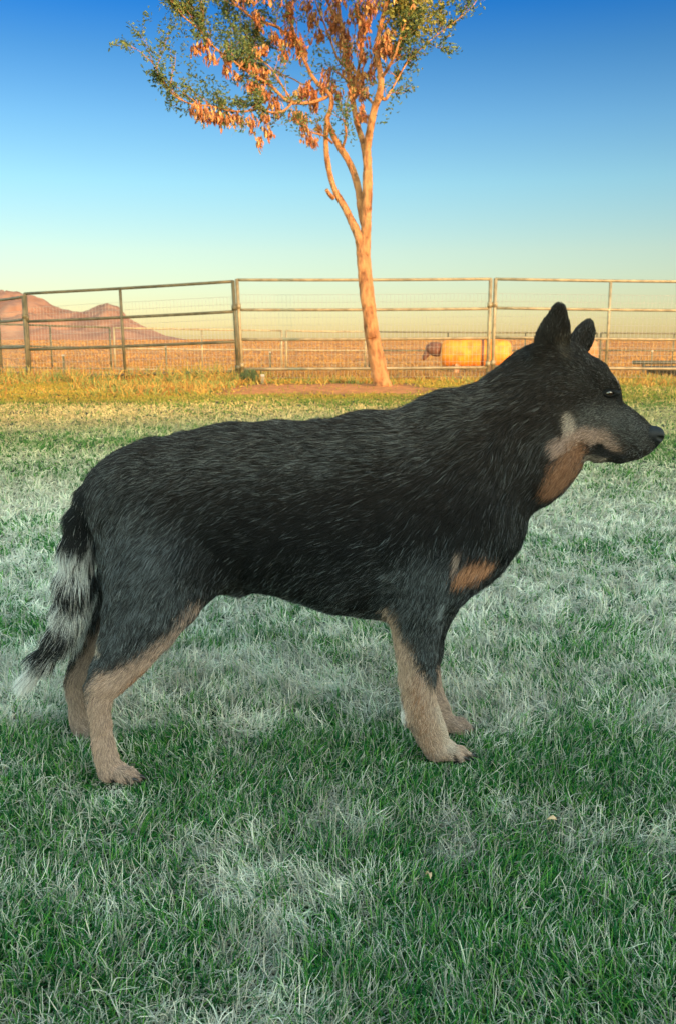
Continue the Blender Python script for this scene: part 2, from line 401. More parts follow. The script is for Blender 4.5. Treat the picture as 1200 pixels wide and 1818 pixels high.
# ------------------------------------------------------------------ yellow tank, trough, pale barrel
def revolve(prof, seg=40, axis='X'):
    V = []; F = []
    for i, (a, r) in enumerate(prof):
        for k in range(seg):
            t = 2 * math.pi * k / seg; V.append((a, r * math.cos(t), r * math.sin(t)))
    for i in range(len(prof) - 1):
        for k in range(seg):
            F.append((i * seg + k, i * seg + (k + 1) % seg, (i + 1) * seg + (k + 1) % seg, (i + 1) * seg + k))
    F.append(tuple(range(seg))); F.append(tuple(reversed([(len(prof) - 1) * seg + k for k in range(seg)])))
    return V, F
def build_tank():
    Y = 24.0; L = 1.82; R = .37
    x, _, zc = W(845, 627.5, Y); zb = float(ground_z(x, Y))
    r = empty('water_tank', (x, Y, zb), rad(-8)); h = zc - zb
    tag(r, 'yellow cylindrical tank with two dark straps lying beyond the corral fence', 'tank')
    prof = [(-L / 2, .02), (-L / 2 + .003, R * .55), (-L / 2 + .03, R * .8), (-L / 2 + .09, R * .95), (-L / 2 + .17, R)]
    prof += [(t, R) for t in np.linspace(-.6, .6, 9)]
    prof += [(L / 2 - .28, R), (L / 2 - .16, R * .95), (L / 2 - .07, R * .82), (L / 2 - .02, R * .6), (L / 2, .02)]
    V, F = revolve(prof); V = [(a, b, c + h) for a, b, c in V]
    my = noisy_mat('yellow_plastic', (.52, .15, .015), (.82, .27, .02), 5, rough=.55, bump=.004)
    mesh_obj('shell', V, F, my, r)
    md = mat('dark_strap', (.12, .04, .02), .6)
    for xs in (.16, .29):
        V, F = revolve([(xs - .028, R - .01), (xs - .028, R + .015), (xs + .028, R + .015), (xs + .028, R - .01)]); V = [(a, b, c + h) for a, b, c in V]
        mesh_obj('strap', V, F, md, r, False)
    for xs in (-.5, .42):
        b = MB(); b.box((xs, 0, (h - R) / 2 + .03), (.12, .5, h - R + .10)); b.box((xs, -.27, .1), (.1, .06, .26)); b.box((xs, .27, .1), (.1, .06, .26))
        b.build('cradle', noisy_mat('cradle_wood', (.3, .14, .07), (.4, .2, .1), 8), r, False)
    mp = noisy_mat('pump_brown', (.09, .03, .015), (.16, .06, .03), 12, rough=.7, bump=.01)
    p = MB(); c = Vector((-1.13, -.02, h + .07))
    p.tube([c + Vector((.2, 0, .02)), c + Vector((.12, 0, .03)), c + Vector((-.04, 0, .04)), c + Vector((-.12, 0, 0)), c + Vector((-.16, 0, -.04))], [.17, .19, .18, .14, .07], 16)
    p.tube([c + Vector((-.10, 0, 0)), c + Vector((-.18, 0, -.10)), c + Vector((-.23, 0, -.20)), c + Vector((-.21, 0, -.24))], [.10, .08, .06, .05], 12)
    p.build('pump_housing', mp, r)
    lid, lf = revolve([(0, .13), (.05, .13), (.07, .10), (.075, .02)], 24); lid = [(c_ - .25, b, a + h + R - .015) for a, b, c_ in lid]
    mesh_obj('lid', lid, lf, my, r)
build_tank()
def build_barrel():
    Y = 23.0; x, _, zt = W(1040, 598, Y); zb = float(ground_z(x, Y)); H = zt - zb; R = .31
    V, F = revolve([(0, R * .9), (.02, R * .97), (H * .3, R), (H * .32, R * 1.03), (H * .35, R), (H * .62, R), (H * .64, R * 1.03), (H * .67, R * .99), (H * .86, R * .86), (H * .96, R * .6), (H, R * .3), (H, .02)])
    V = [(b, c, a) for a, b, c in V]; F = [tuple(reversed(f)) for f in F]
    r = empty('barrel', (x, Y, zb)); tag(r, 'tan rounded barrel in the corral, half hidden by the far ear of the dog', 'barrel')
    mesh_obj('drum', V, F, noisy_mat('tan_plastic', (.28, .12, .04), (.36, .17, .06), 3, rough=.6), r)
    V, F = revolve([(0, .07), (.05, .07), (.06, .05), (.06, .01)], 20); V = [(b, c, a + H - .005) for a, b, c in V]; F = [tuple(reversed(f)) for f in F]
    mesh_obj('cap', V, F, mat('cap_dark', (.1, .08, .06), .5), r)
build_barrel()
def build_trough():
    Y = 15.2; x0 = W(1147, 660, Y)[0]; L = 1.5; zb = float(ground_z(x0, Y)); zt = W(1150, 650.5, Y)[2]; H = max(.12, zt - zb)
    r = empty('stock_trough', (x0 + L / 2, Y, zb)); tag(r, 'long low black stock trough in the grass at the right edge', 'trough')
    def ring(sx, sy, z, n=32):
        V = []
        for k in range(n):
            t = 2 * math.pi * k / n; c, s = math.cos(t), math.sin(t)
            V.append((np.sign(c) * abs(c) ** .35 * sx, np.sign(s) * abs(s) ** .35 * sy, z))
        return V
    rings = [ring(L / 2 - .06, .18, 0), ring(L / 2 - .02, .22, H - .03), ring(L / 2, .24, H - .02), ring(L / 2, .24, H), ring(L / 2 - .03, .21, H), ring(L / 2 - .08, .16, .03)]
    V = sum(rings, []); F = []
    for i in range(5):
        for k in range(32): F.append((i * 32 + k, i * 32 + (k + 1) % 32, (i + 1) * 32 + (k + 1) % 32, (i + 1) * 32 + k))
    F.append(tuple(reversed(range(32)))); F.append(tuple(160 + k for k in range(32)))
    mesh_obj('tub', V, F, noisy_mat('black_rubber', (.02, .025, .02), (.06, .06, .045), 6, rough=.7, bump=.01), r)
    y2 = 20.0; a = W(1122, 643.5, y2); n = a[0] + 2.2; zg = float(ground_z(a[0] + 1, y2))
    g = empty('dark_bar', (a[0], y2, zg)); tag(g, 'low thick dark bar beyond the black trough', 'rail')
    MB().tube([(0, 0, a[2] - zg), (2.2, 0, a[2] - zg)], .04, 12).build('rail', M_pipe_d, g)  # dark bar on legs, standing for an unidentified dark strip
    for q in (.25, 1.9): MB().tube([(q, 0, -.05), (q, 0, a[2] - zg - .03)], .03, 10).build('leg', M_pipe_d, g)
build_trough()

# ------------------------------------------------------------------ tree
def build_tree():
    TY = 11.3
    base = W(679, 686, TY); zg = float(ground_z(base[0], TY))
    root = empty('tree', (base[0], TY, zg))
    tag(root, 'leaning forked tree with hanging dead leaves and thin green sprays, in front of the fence', 'tree')
    O = Vector((base[0], TY, zg))
    def P(px, py, dy=0.0): return Vector(W(px, py, TY + dy)) - O
    ppm = 11.5 / FPX
    bark = noisy_mat('bark', (.15, .06, .025), (.44, .20, .08), 15, rough=.9, bump=.05, stretch=(1, 1, .5), lo=.30, hi=.56, spec=.2)
    def dense(nodes, sub=6):
        """catmull-rom through (px,py,r,dy)"""
        q = [np.array([*P(a, b, d), r * ppm * .88]) for a, b, r, d in nodes]; q = [2 * q[0] - q[1]] + q + [2 * q[-1] - q[-2]]
        out = []
        for i in range(1, len(q) - 2):
            for s in range(sub):
                t = s / sub; p0, p1, p2, p3 = q[i - 1:i + 3]
                out.append(.5 * ((2 * p1) + (p2 - p0) * t + (2 * p0 - 5 * p1 + 4 * p2 - p3) * t * t + (3 * p1 - p0 - 3 * p2 + p3) * t ** 3))
        out.append(q[-2]); return out
    tr = MB()
    def limb(nodes, seg=12, knob=.10):
        d = dense(nodes); pts = []; rs = []
        for i, n in enumerate(d):
            k = 1 + knob * (float(noise(i * .9, len(nodes) * 3.1, seed=5)) - .5) * 2
            pts.append(Vector(n[:3])); rs.append(max(n[3] * k, .004))
        tr.tube(pts, rs, seg, jitter=.06)
        return d
    # trunk (two fused stems) and main forks
    limb([(681, 694, 19, 0), (678, 683, 17.5, 0), (672, 655, 16, 0), (665, 620, 15, 0), (659, 585, 14.5, 0), (655, 550, 13.5, 0), (651, 515, 13, 0), (648, 480, 12.5, 0), (647, 450, 11.5, 0), (649, 420, 10, 0), (650, 390, 9.5, 0), (651, 360, 9.5, 0), (652, 330, 9.5, 0), (652, 305, 9, 0)], 18, .07)
    limb([(660, 600, 9, -.06), (650, 540, 10, -.05), (645, 490, 10.5, -.03), (642, 450, 10.5, 0), (636, 420, 8.5, 0), (624, 393, 7.5, .05), (610, 365, 6.5, .1), (597, 343, 6, .12), (588, 318, 5.4, .15), (582, 290, 5.2, .15), (579, 262, 5, .18), (579, 232, 5, .2), (582, 210, 4.8, .2)], 14)
    limb([(592, 352, 4.5, .1), (585, 345, 4, .05), (580, 337, 4, 0)], 8)
    limb([(645, 400, 6, .1), (640, 365, 7.5, .1), (636, 337, 6.5, .14), (627, 305, 6.8, .2), (615, 280, 6.5, .25), (606, 266, 6.8, .28), (594, 245, 5.8, .3), (584, 222, 5, .3), (580, 212, 5, .28), (586, 198, 4.6, .25), (589, 176, 4.4, .25), (580, 161, 4.2, .3), (564, 148, 3.8, .35), (552, 132, 3.4, .4)], 12)
    limb([(652, 320, 8, 0), (652, 285, 8, 0), (652, 262, 7, 0), (657, 227, 7, -.1), (665, 190, 6.6, -.15), (672, 172, 6.8, -.2), (676, 147, 5.6, -.22), (673, 120, 5.2, -.25), (669, 90, 4.6, -.3), (674, 50, 4.2, -.3), (684, 10, 3.8, -.35), (692, -50, 3.2, -.4), (688, -130, 2.4, -.4), (700, -210, 1.5, -.4)], 12)
    limb([(650, 290, 6, .02), (646, 262, 6, .06), (641, 243, 5.6, .1), (633, 218, 5.4, .18), (628, 190, 5, .25), (623, 160, 4.6, .3), (617, 125, 4.2, .35), (611, 80, 3.8, .4), (603, 30, 3.4, .45), (600, -30, 3, .5), (610, -100, 2.2, .5), (600, -180, 1.4, .5)], 12)
    mains = []
    B = lambda n, s=8: mains.append(limb(n, s))
    B([(552, 132, 3.4, .4), (540, 105, 3, .45), (528, 80, 2.8, .5), (520, 50, 2.6, .5), (512, 20, 2.4, .55), (505, -30, 2, .6), (515, -100, 1.4, .6)])
    B([(581, 172, 3.4, .28), (560, 180, 3.2, .1), (535, 183, 3, -.1), (512, 180, 2.8, -.2), (495, 166, 2.6, -.3), (478, 150, 2.4, -.4), (455, 136, 2.2, -.5), (432, 122, 2, -.55), (410, 104, 1.9, -.6), (388, 90, 1.8, -.7), (366, 68, 1.6, -.8), (350, 40, 1.3, -.8), (338, 10, 1, -.8), (330, -30, .8, -.8)])
    B([(360, 60, 1.3, -.8), (345, 45, 1.1, -.9), (325, 28, .9, -1), (300, 5, .7, -1), (290, -20, .6, -1)])
    B([(520, 181, 2.4, -.2), (505, 196, 2.2, -.3), (485, 200, 2, -.4), (460, 193, 1.9, -.5), (435, 198, 1.8, -.6), (405, 196, 1.6, -.7), (372, 188, 1.5, -.8), (345, 186, 1.3, -.9), (322, 177, 1.1, -1), (305, 165, .9, -1), (290, 145, .7, -1), (272, 112, .5, -1.05)])
    B([(505, 60, 2.6, .5), (493, 48, 2.6, .4), (470, 40, 2.4, .2), (450, 33, 2.2, 0), (432, 18, 2, -.1), (412, 0, 1.8, -.2), (395, -40, 1.3, -.3)])
    B([(673, 171, 4, -.2), (684, 176, 3, -.2), (694, 160, 2, -.15), (708, 135, 1.6, -.1), (722, 112, 1.3, 0), (745, 88, 1.1, .1), (775, 62, .9, .2), (805, 40, .8, .25), (835, 15, .6, .3), (855, -15, .5, .3)])
    B([(625, 175, 3, .25), (632, 140, 2.8, .1), (640, 100, 2.6, -.1), (641, 60, 2.4, -.2), (650, 10, 2, -.3), (658, -60, 1.5, -.3), (650, -140, 1, -.3)])
    B([(676, 140, 3, -.22), (690, 118, 2.6, -.4), (703, 92, 2.3, -.5), (712, 60, 2, -.5), (725, 25, 1.7, -.5), (742, -20, 1.3, -.5), (755, -90, .8, -.5)])
    B([(666, 190, 2.6, -.15), (655, 176, 2.4, .1), (642, 168, 2.2, .3), (630, 150, 2, .5), (612, 140, 1.6, .6), (592, 120, 1.2, .7)])
    B([(606, 250, 2.6, .3), (598, 262, 2.2, .1), (590, 240, 2, -.1), (612, 215, 1.8, -.1), (613, 240, 1.5, -.1)]) if False else None
    B([(608, 262, 2.4, .25), (614, 240, 2.4, .15), (612, 220, 2.2, .1), (609, 212, 2, .1)])
    B([(590, 254, 2.2, .3), (578, 243, 2, .1), (565, 238, 1.8, -.1), (549, 233, 1.5, -.3), (543, 222, 1.2, -.4)])
    B([(589, 176, 2.6, .25), (578, 205, 2.2, .6), (566, 190, 1.8, .9), (560, 160, 1.4, 1.1), (548, 120, 1, 1.3)]) if False else None
    B([(600, 40, 2.4, .4), (585, 10, 2, .5), (565, -30, 1.6, .6), (550, -90, 1.1, .6)])
    B([(618, 125, 2.6, .3), (600, 105, 2.2, .6), (588, 75, 1.9, .8), (575, 40, 1.6, .9), (560, 0, 1.3, 1), (548, -60, .9, 1)])
    B([(673, 60, 2.4, -.3), (690, 35, 2, -.1), (715, 10, 1.6, .2), (740, -30, 1.2, .4), (770, -80, .8, .5)])
    B([(528, 80, 2, .5), (515, 70, 1.6, .7), (500, 90, 1.3, .9), (470, 75, 1, 1), (440, 60, .8, 1.1)])
    B([(520, 182, 2, -.1), (500, 150, 1.7, -.1), (480, 120, 1.4, 0), (450, 95, 1.2, .1), (420, 60, .9, .2), (400, 20, .7, .3)])
    B([(556, 140, 2, .4), (540, 150, 1.7, .7), (520, 140, 1.4, .9), (490, 128, 1.1, 1.1), (460, 118, .8, 1.2)])
    # twigs and sprays
    tw = tr; tips = []
    R = random.Random(11)
    def twig(p, d, L, r, depth):
        n = 5; pts = [p]; rs = [r]
        for i in range(n):
            d = (d + Vector((R.gauss(0, .16), R.gauss(0, .16), R.gauss(.04, .16)))).normalized()
            p = p + d * L / n; pts.append(p); rs.append(r * (1 - .8 * (i + 1) / n))
        tw.tube(pts, rs, 4, cap=False)
        tips.append((pts, d, depth))
        if depth > 0:
            for k in range(R.choice((2, 3))):
                i = R.randint(1, n - 1)
                dd = (d + Vector((R.gauss(0, .7), R.gauss(0, .7), R.gauss(.1, .6)))).normalized()
                twig(pts[i], dd, L * R.uniform(.45, .75), rs[i] * .7, depth - 1)
    for d in mains:
        n = len(d)
        for i in range(4, n):
            if R.random() < .42:
                p = Vector(d[i][:3]); ax = (Vector(d[min(i + 1, n - 1)][:3]) - Vector(d[i - 1][:3])).normalized()
                dd = (ax * .8 + Vector((R.gauss(0, .6), R.gauss(0, .7), R.gauss(.35, .5)))).normalized()
                twig(p, dd, R.uniform(.18, .45), .0055, 1)
        p = Vector(d[-1][:3]); ax = (p - Vector(d[-3][:3])).normalized(); twig(p, ax, .35, .004, 1)
    tr.build('trunk', bark, root)
    # leaves
    leafmat = attr_mat('leaf', rough=.6, spec=.25, transl=.22)
    V = []; C = []; F = []
    def leaf(p, ax, side, L, w, col, curl=.25):
        nrm = ax.cross(side).normalized(); i0 = len(V)
        pr = [(0, .0), (.18, .55), (.45, 1), (.75, .75), (1, .05)]
        for t, ww in pr:
            c = p + ax * (t * L) + nrm * (curl * L * math.sin(t * 3)) * .4
            for s in (-1, 0, 1):
                V.append(tuple(c + side * (s * ww * w) + nrm * (abs(s) * w * .55))); C.append(col)
        for a in range(4):
            for s in range(2):
                b = i0 + a * 3 + s; F.append((b, b + 1, b + 4, b + 3))
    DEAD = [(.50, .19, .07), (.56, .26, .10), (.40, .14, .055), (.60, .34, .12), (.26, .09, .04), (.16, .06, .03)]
    GREEN = [(.09, .13, .045), (.13, .17, .05), (.06, .10, .045), (.17, .19, .05), (.22, .22, .06)]
    def clump(px, py, rx, ry, n, dy, tint=0):
        c = P(px, py, dy)
        # a little stem that carries the bunch
        for k in range(int(n * 2.1)):
            q = c + Vector((R.gauss(0, .5) * rx * ppm, R.gauss(0, .6) * max(rx, 10) * ppm, R.gauss(0, .5) * ry * ppm))
            ax = Vector((R.gauss(0, .28), R.gauss(0, .3), -1)).normalized()
            sd = Vector((R.gauss(0, 1), R.gauss(0, .6), 0)).normalized()
            sd = (sd - ax * sd.dot(ax)).normalized()
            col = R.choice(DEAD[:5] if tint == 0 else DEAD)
            m = R.uniform(.8, 1.15); col = tuple(x * m for x in col)
            leaf(q, ax, sd, R.uniform(.05, .095), R.uniform(.009, .018), col, R.uniform(-.6, .7))
    CL = [(352, 190, 13, 9, 26, -.9), (366, 200, 14, 9, 30, -.85), (378, 203, 10, 8, 16, -.8), (395, 207, 12, 10, 24, -.75), (412, 210, 9, 8, 16, -.7), (425, 207, 6, 8, 10, -.65), (448, 212, 9, 9, 14, -.55), (470, 205, 8, 8, 12, -.5),
          (478, 232, 8, 8, 14, -.5), (462, 248, 6, 8, 10, -.5), (350, 82, 10, 7, 14, -.8), (366, 78, 9, 8, 14, -.8), (375, 98, 9, 8, 12, -.8), (402, 98, 9, 9, 16, -.65), (402, 118, 6, 8, 10, -.65), (435, 110, 10, 8, 16, -.5), (452, 122, 11, 8, 18, -.5), (470, 128, 9, 8, 16, -.4), (420, 130, 7, 9, 9, -.5),
          (448, 150, 12, 8, 22, -.4), (462, 158, 12, 9, 26, -.4), (475, 166, 8, 9, 16, -.3), (490, 178, 8, 10, 16, -.2), (492, 195, 6, 8, 12, -.2), (455, 88, 7, 8, 12, 0), (470, 85, 7, 8, 14, .1), (462, 35, 7, 12, 16, 0), (455, 25, 6, 10, 14, 0),
          (488, 60, 8, 10, 18, .3), (498, 75, 6, 9, 12, .4), (503, 95, 8, 10, 16, .4), (512, 60, 7, 18, 26, .5), (515, 20, 8, 18, 30, .5), (520, 65, 9, 12, 26, .5), (530, 75, 9, 12, 26, .5), (538, 90, 8, 12, 20, .5), (535, 160, 11, 9, 26, .1), (545, 155, 8, 10, 22, .15), (557, 170, 8, 12, 24, .2),
          (525, 200, 10, 8, 20, 0), (537, 208, 9, 8, 18, 0), (560, 185, 8, 10, 14, .3), (548, 243, 9, 9, 16, -.3), (540, 225, 7, 7, 10, -.3), (560, 250, 5, 7, 7, -.3), (575, 150, 8, 12, 18, .3), (580, 130, 10, 12, 12, .4), (555, 30, 14, 14, 34, .8), (565, 60, 12, 12, 20, .7), (545, 5, 10, 12, 20, .9),
          (595, 45, 10, 18, 36, .5), (612, 60, 10, 20, 40, .4), (616, 90, 10, 16, 36, .35), (620, 115, 9, 12, 28, .3), (625, 140, 9, 12, 28, .3), (630, 160, 9, 9, 28, .2), (645, 165, 7, 8, 14, .1), (640, 60, 10, 14, 26, -.2), (635, 20, 12, 16, 36, 0), (650, 40, 9, 14, 20, -.3), (645, 95, 8, 12, 18, -.1), (640, 130, 8, 10, 18, .1),
          (642, 195, 5, 14, 22, 0), (637, 205, 5, 10, 14, 0), (648, 207, 4, 6, 8, 0), (675, 75, 10, 14, 30, -.3), (688, 80, 12, 10, 30, -.4), (700, 85, 10, 9, 24, -.4), (690, 60, 10, 10, 20, -.4), (660, 10, 12, 14, 26, -.3), (665, 100, 6, 10, 12, -.2), (520, -20, 14, 20, 30, .5), (600, -20, 20, 20, 40, .4), (650, -40, 18, 20, 40, -.2), (690, -40, 15, 20, 26, -.3), (560, -60, 16, 20, 26, .7), (430, -10, 10, 10, 12, 0)]
    for c in CL: clump(*c)
    # darker bunches on the far side
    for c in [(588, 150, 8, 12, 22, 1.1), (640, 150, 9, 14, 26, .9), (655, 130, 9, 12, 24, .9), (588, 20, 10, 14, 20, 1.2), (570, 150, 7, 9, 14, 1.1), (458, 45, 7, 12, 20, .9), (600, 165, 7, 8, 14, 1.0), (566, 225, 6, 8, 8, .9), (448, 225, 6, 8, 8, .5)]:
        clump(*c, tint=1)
    # green leaflets along twigs: outer sprays are green, the middle is mostly dead
    def leaflets(p, n, spread, L, w, pal):
        for k in range(n):
            q = p + Vector((R.gauss(0, spread), R.gauss(0, spread), R.gauss(0, spread)))
            ax = Vector((R.gauss(0, 1), R.gauss(0, 1), R.gauss(-.2, .8))).normalized()
            sd = ax.cross(Vector((R.gauss(0, 1), R.gauss(0, 1), R.gauss(0, 1)))).normalized()
            m = R.uniform(.75, 1.25); col = tuple(x * m for x in R.choice(pal))
            leaf(q, ax, sd, L * R.uniform(.7, 1.3), w, col, R.uniform(-.4, .4))
    for pts, d, dep in tips:
        wp = pts[-1] + O; x, y = px_of(wp)
        mid = 470 < x < 700 and y > -40
        if y > 235 or x > 850: continue
        for p in pts[1:]:
            if R.random() < (.45 if mid else .95):
                leaflets(p, R.randint(3, 6) if not mid else R.randint(1, 3), .022, .045, .010, GREEN[:4])
    # sprays named from the photo
    SP_ = [(300, 10, 8), (315, 25, 9), (330, 35, 10), (345, 15, 12), (360, 40, 9), (375, 55, 9), (385, 30, 9), (395, 60, 12), (405, 75, 12), (415, 55, 12), (425, 85, 12), (400, 45, 10), (435, 70, 9), (440, 90, 9), (385, 75, 8), (325, 65, 7), (330, 78, 6), (300, 35, 7), (310, 45, 6), (295, 40, 5),
           (270, 108, 3), (273, 120, 3), (300, 150, 7), (292, 160, 7), (305, 165, 8), (298, 172, 6), (310, 158, 7), (330, 108, 6), (340, 120, 5), (335, 112, 5), (345, 140, 5), (360, 150, 7), (370, 145, 7), (380, 150, 6), (350, 165, 6), (365, 160, 6), (375, 165, 5), (445, 165, 5), (440, 180, 5), (435, 190, 4), (460, 215, 4), (500, 110, 7), (495, 25, 8), (480, 10, 8), (450, 5, 6),
           (600, 180, 9), (605, 195, 8), (612, 205, 8), (618, 235, 7), (625, 245, 6), (615, 190, 8), (590, 225, 5), (520, 225, 5), (510, 215, 5), (505, 200, 5), (540, 120, 6), (560, 100, 6), (575, 90, 6),
           (690, 150, 4), (700, 130, 5), (705, 165, 4), (695, 180, 4), (690, 200, 4), (685, 210, 3), (715, 120, 4), (730, 100, 5), (735, 125, 4), (745, 85, 5), (760, 75, 5), (780, 60, 5), (790, 45, 5), (810, 35, 5), (830, 15, 5), (845, 5, 5), (800, 10, 5), (770, 30, 5), (755, 45, 6), (820, 5, 5)]
    for x, y, n in SP_:
        c = P(x, y, R.uniform(-.6, .4))
        for k in range(int(n * 2.7)):
            leaflets(c + Vector((R.gauss(0, .05), R.gauss(0, .08), R.gauss(0, .05))), 1, .01, .042, .010, GREEN[:4])
    # dense sunlit olive mass at the upper right
    for k in range(1500):
        x, y = R.gauss(728, 30), R.gauss(5, 38)
        if x < 672 or x > 800 or y > 78: continue
        leaflets(P(x, y, R.gauss(-.1, .3)), 1, .02, .06, .014, [(.19, .18, .035), (.26, .23, .05), (.14, .15, .035), (.33, .26, .06)])
    # crown above the frame
    for k in range(2600):
        x = R.gauss(590, 130); y = -20 - abs(R.gauss(0, 120)) + abs(x - 590) * .15
        dead = R.random() < .35
        if abs(x - 590) > 170: continue
        if dead: clump(x, y, 10, 10, 2, R.gauss(0, .6))
        else: leaflets(P(x, y, R.gauss(0, .6)), 2, .05, .05, .012, GREEN)
    o = mesh_obj('leaves', V, F, leafmat, root, False); set_col(o.data, np.array(C))
build_tree()

# ------------------------------------------------------------------ grasses
def blades(name, X, Y, L, tilt, az, curl, r0, col, tipc, mat_, k=5, wig=.0, seed=1):
    g = np.random.default_rng(seed); n = len(X)
    Z = ground_z(X, Y) - .003
    P = np.zeros((n, k, 3)); P[:, 0] = np.stack([X, Y, Z], 1)
    th = tilt.copy(); a = az.copy(); st = L / (k - 1)
    for i in range(1, k):
        d = np.stack([np.sin(th) * np.cos(a), np.sin(th) * np.sin(a), np.cos(th)], 1)
        P[:, i] = P[:, i - 1] + d * st[:, None]
        th = np.clip(th + curl / (k - 1) + g.normal(0, .10 + wig, n), 0, 1.75); a = a + g.normal(0, .22 + wig, n)
    low = ground_z(P[:, :, 0], P[:, :, 1]) + .002
    P[:, 1:, 2] = np.maximum(P[:, 1:, 2], low[:, 1:])
    t = np.linspace(0, 1, k)
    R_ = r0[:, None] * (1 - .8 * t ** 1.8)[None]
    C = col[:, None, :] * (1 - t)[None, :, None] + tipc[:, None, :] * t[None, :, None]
    return curves_obj(name, P, R_, C, mat_)
M_grass = attr_mat('grass_blade', rough=.7, spec=.10, transl=.25)
STRAW = np.array([[.80, .78, .66], [.66, .68, .56], [.86, .84, .74], [.44, .56, .38], [.70, .64, .52]])
GRN = np.array([[.028, .16, .03], [.015, .10, .025], [.055, .22, .035], [.15, .34, .07], [.02, .13, .045]])
PAWS = [(W(805, 1345, 1.168)[0], 1.165), (W(800, 1290, 1.262)[0], 1.255), (W(222, 1385, 1.10)[0], 1.10), (W(155, 1305, 1.25)[0], 1.25), (W(765, 1335, 1.17)[0], 1.155), (W(195, 1385, 1.10)[0], 1.085)]
def lawn():
    g = np.random.default_rng(3)
    A0, A1 = rad(42), rad(138)
    def ring(n, r0, r1, pw):
        u = g.random(n)
        if abs(pw) < 1e-6: r = r0 * (r1 / r0) ** u
        else: r = (r0 ** pw + u * (r1 ** pw - r0 ** pw)) ** (1 / pw)
        th = A0 + (A1 - A0) * g.random(n)
        return r * np.cos(th), r * np.sin(th), r
    parts = [ring(215000, .5, 1.7, 1.4), ring(240000, 1.65, 4.0, .2), ring(270000, 3.9, 13.6, .25)]
    X = np.concatenate([p[0] for p in parts]); Y = np.concatenate([p[1] for p in parts]); r = np.concatenate([p[2] for p in parts])
    keep = g.random(len(X)) < lawn_amt(X, Y) * np.where(in_dirt(X, Y) > .5, .25, 1)
    X, Y, r = X[keep], Y[keep], r[keep]; n = len(X)
    G = greenness(X, Y)
    isg = g.random(n) < (.06 + .90 * G)
    tuft = fbm(X * 22, Y * 22, seed=81)
    up = fbm(X * 5, Y * 5, seed=82)
    L = np.where(isg, g.uniform(.014, .034, n), g.uniform(.008, .042, n)) * (.7 + .6 * tuft)
    for fx, fy in PAWS: L *= 1 - .62 * np.exp(-(((X - fx) / .040) ** 2 + ((Y - fy) / .032) ** 2))
    L *= 1 + .5 * sstep(9, 12.5, Y) 
    tilt = np.where(isg, np.abs(g.normal(.45, .3, n)), np.abs(g.normal(1.0, .42, n)))
    flow = (fbm(X * 3.5, Y * 3.5, seed=83) - .5) * 14
    az = np.where(g.random(n) < .35, flow + g.normal(0, .6, n), g.random(n) * 6.28)
    curl = np.where(isg, g.normal(.6, .4, n), g.normal(.5, .7, n))
    w = np.interp(r, [.5, 1.2, 2, 4, 13], [.00048, .00056, .00092, .0021, .0050]) * np.where(isg, 1.1, 1.0) * g.uniform(.7, 1.3, n)
    ci = STRAW[g.integers(0, len(STRAW), n)]; cg = GRN[g.integers(0, len(GRN), n)]
    big = fbm(X * .8, Y * .8, seed=84)[:, None]
    ci = ci * (.75 + .5 * big); cg = cg * (.8 + .5 * big)
    bt = sstep(.35, .75, fbm(X * 30, Y * 30, seed=86))[:, None]; ci = ci * (.62 + .55 * bt)
    mid = sstep(2.2, 5.5, r)[:, None]; ci = lerp(ci, ci * np.array([.98, .88, .60]), mid); ci = lerp(ci, ci * np.array([.90, .80, .62]), sstep(4.0, 6.5, r)[:, None]); cg = lerp(cg, cg * .5 + np.array([.07, .11, .02]), mid)
    dry = sstep(7.6, 9.8, r + (fbm(X, Y, seed=85) - .5) * 2)[:, None]  # golden sunlight on the lit strip painted in, besides some drier grass
    dry = dry * (1 - .75 * sstep(1.6, 2.6, X) * (1 - sstep(10.5, 11.8, Y)))[:, None]  # painted gold held back on the right, where shade reaches further
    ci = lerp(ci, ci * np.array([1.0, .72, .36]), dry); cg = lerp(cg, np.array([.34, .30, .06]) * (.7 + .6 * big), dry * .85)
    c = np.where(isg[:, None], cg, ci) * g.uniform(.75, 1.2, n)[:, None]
    # green blades fade to straw at their tips here and there
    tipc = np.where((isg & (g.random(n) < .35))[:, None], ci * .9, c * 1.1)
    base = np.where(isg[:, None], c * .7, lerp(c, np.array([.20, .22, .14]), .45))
    warm = sstep(5.5, 10.0, r)[:, None] * np.array([.10, -.02, -.22]) + 1  # warm sunlight tint painted into the farther blades
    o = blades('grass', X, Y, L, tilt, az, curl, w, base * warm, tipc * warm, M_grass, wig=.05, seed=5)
    tag(o, 'short lawn of green and straw coloured blades under the dog', 'grass', kind='stuff')
lawn()
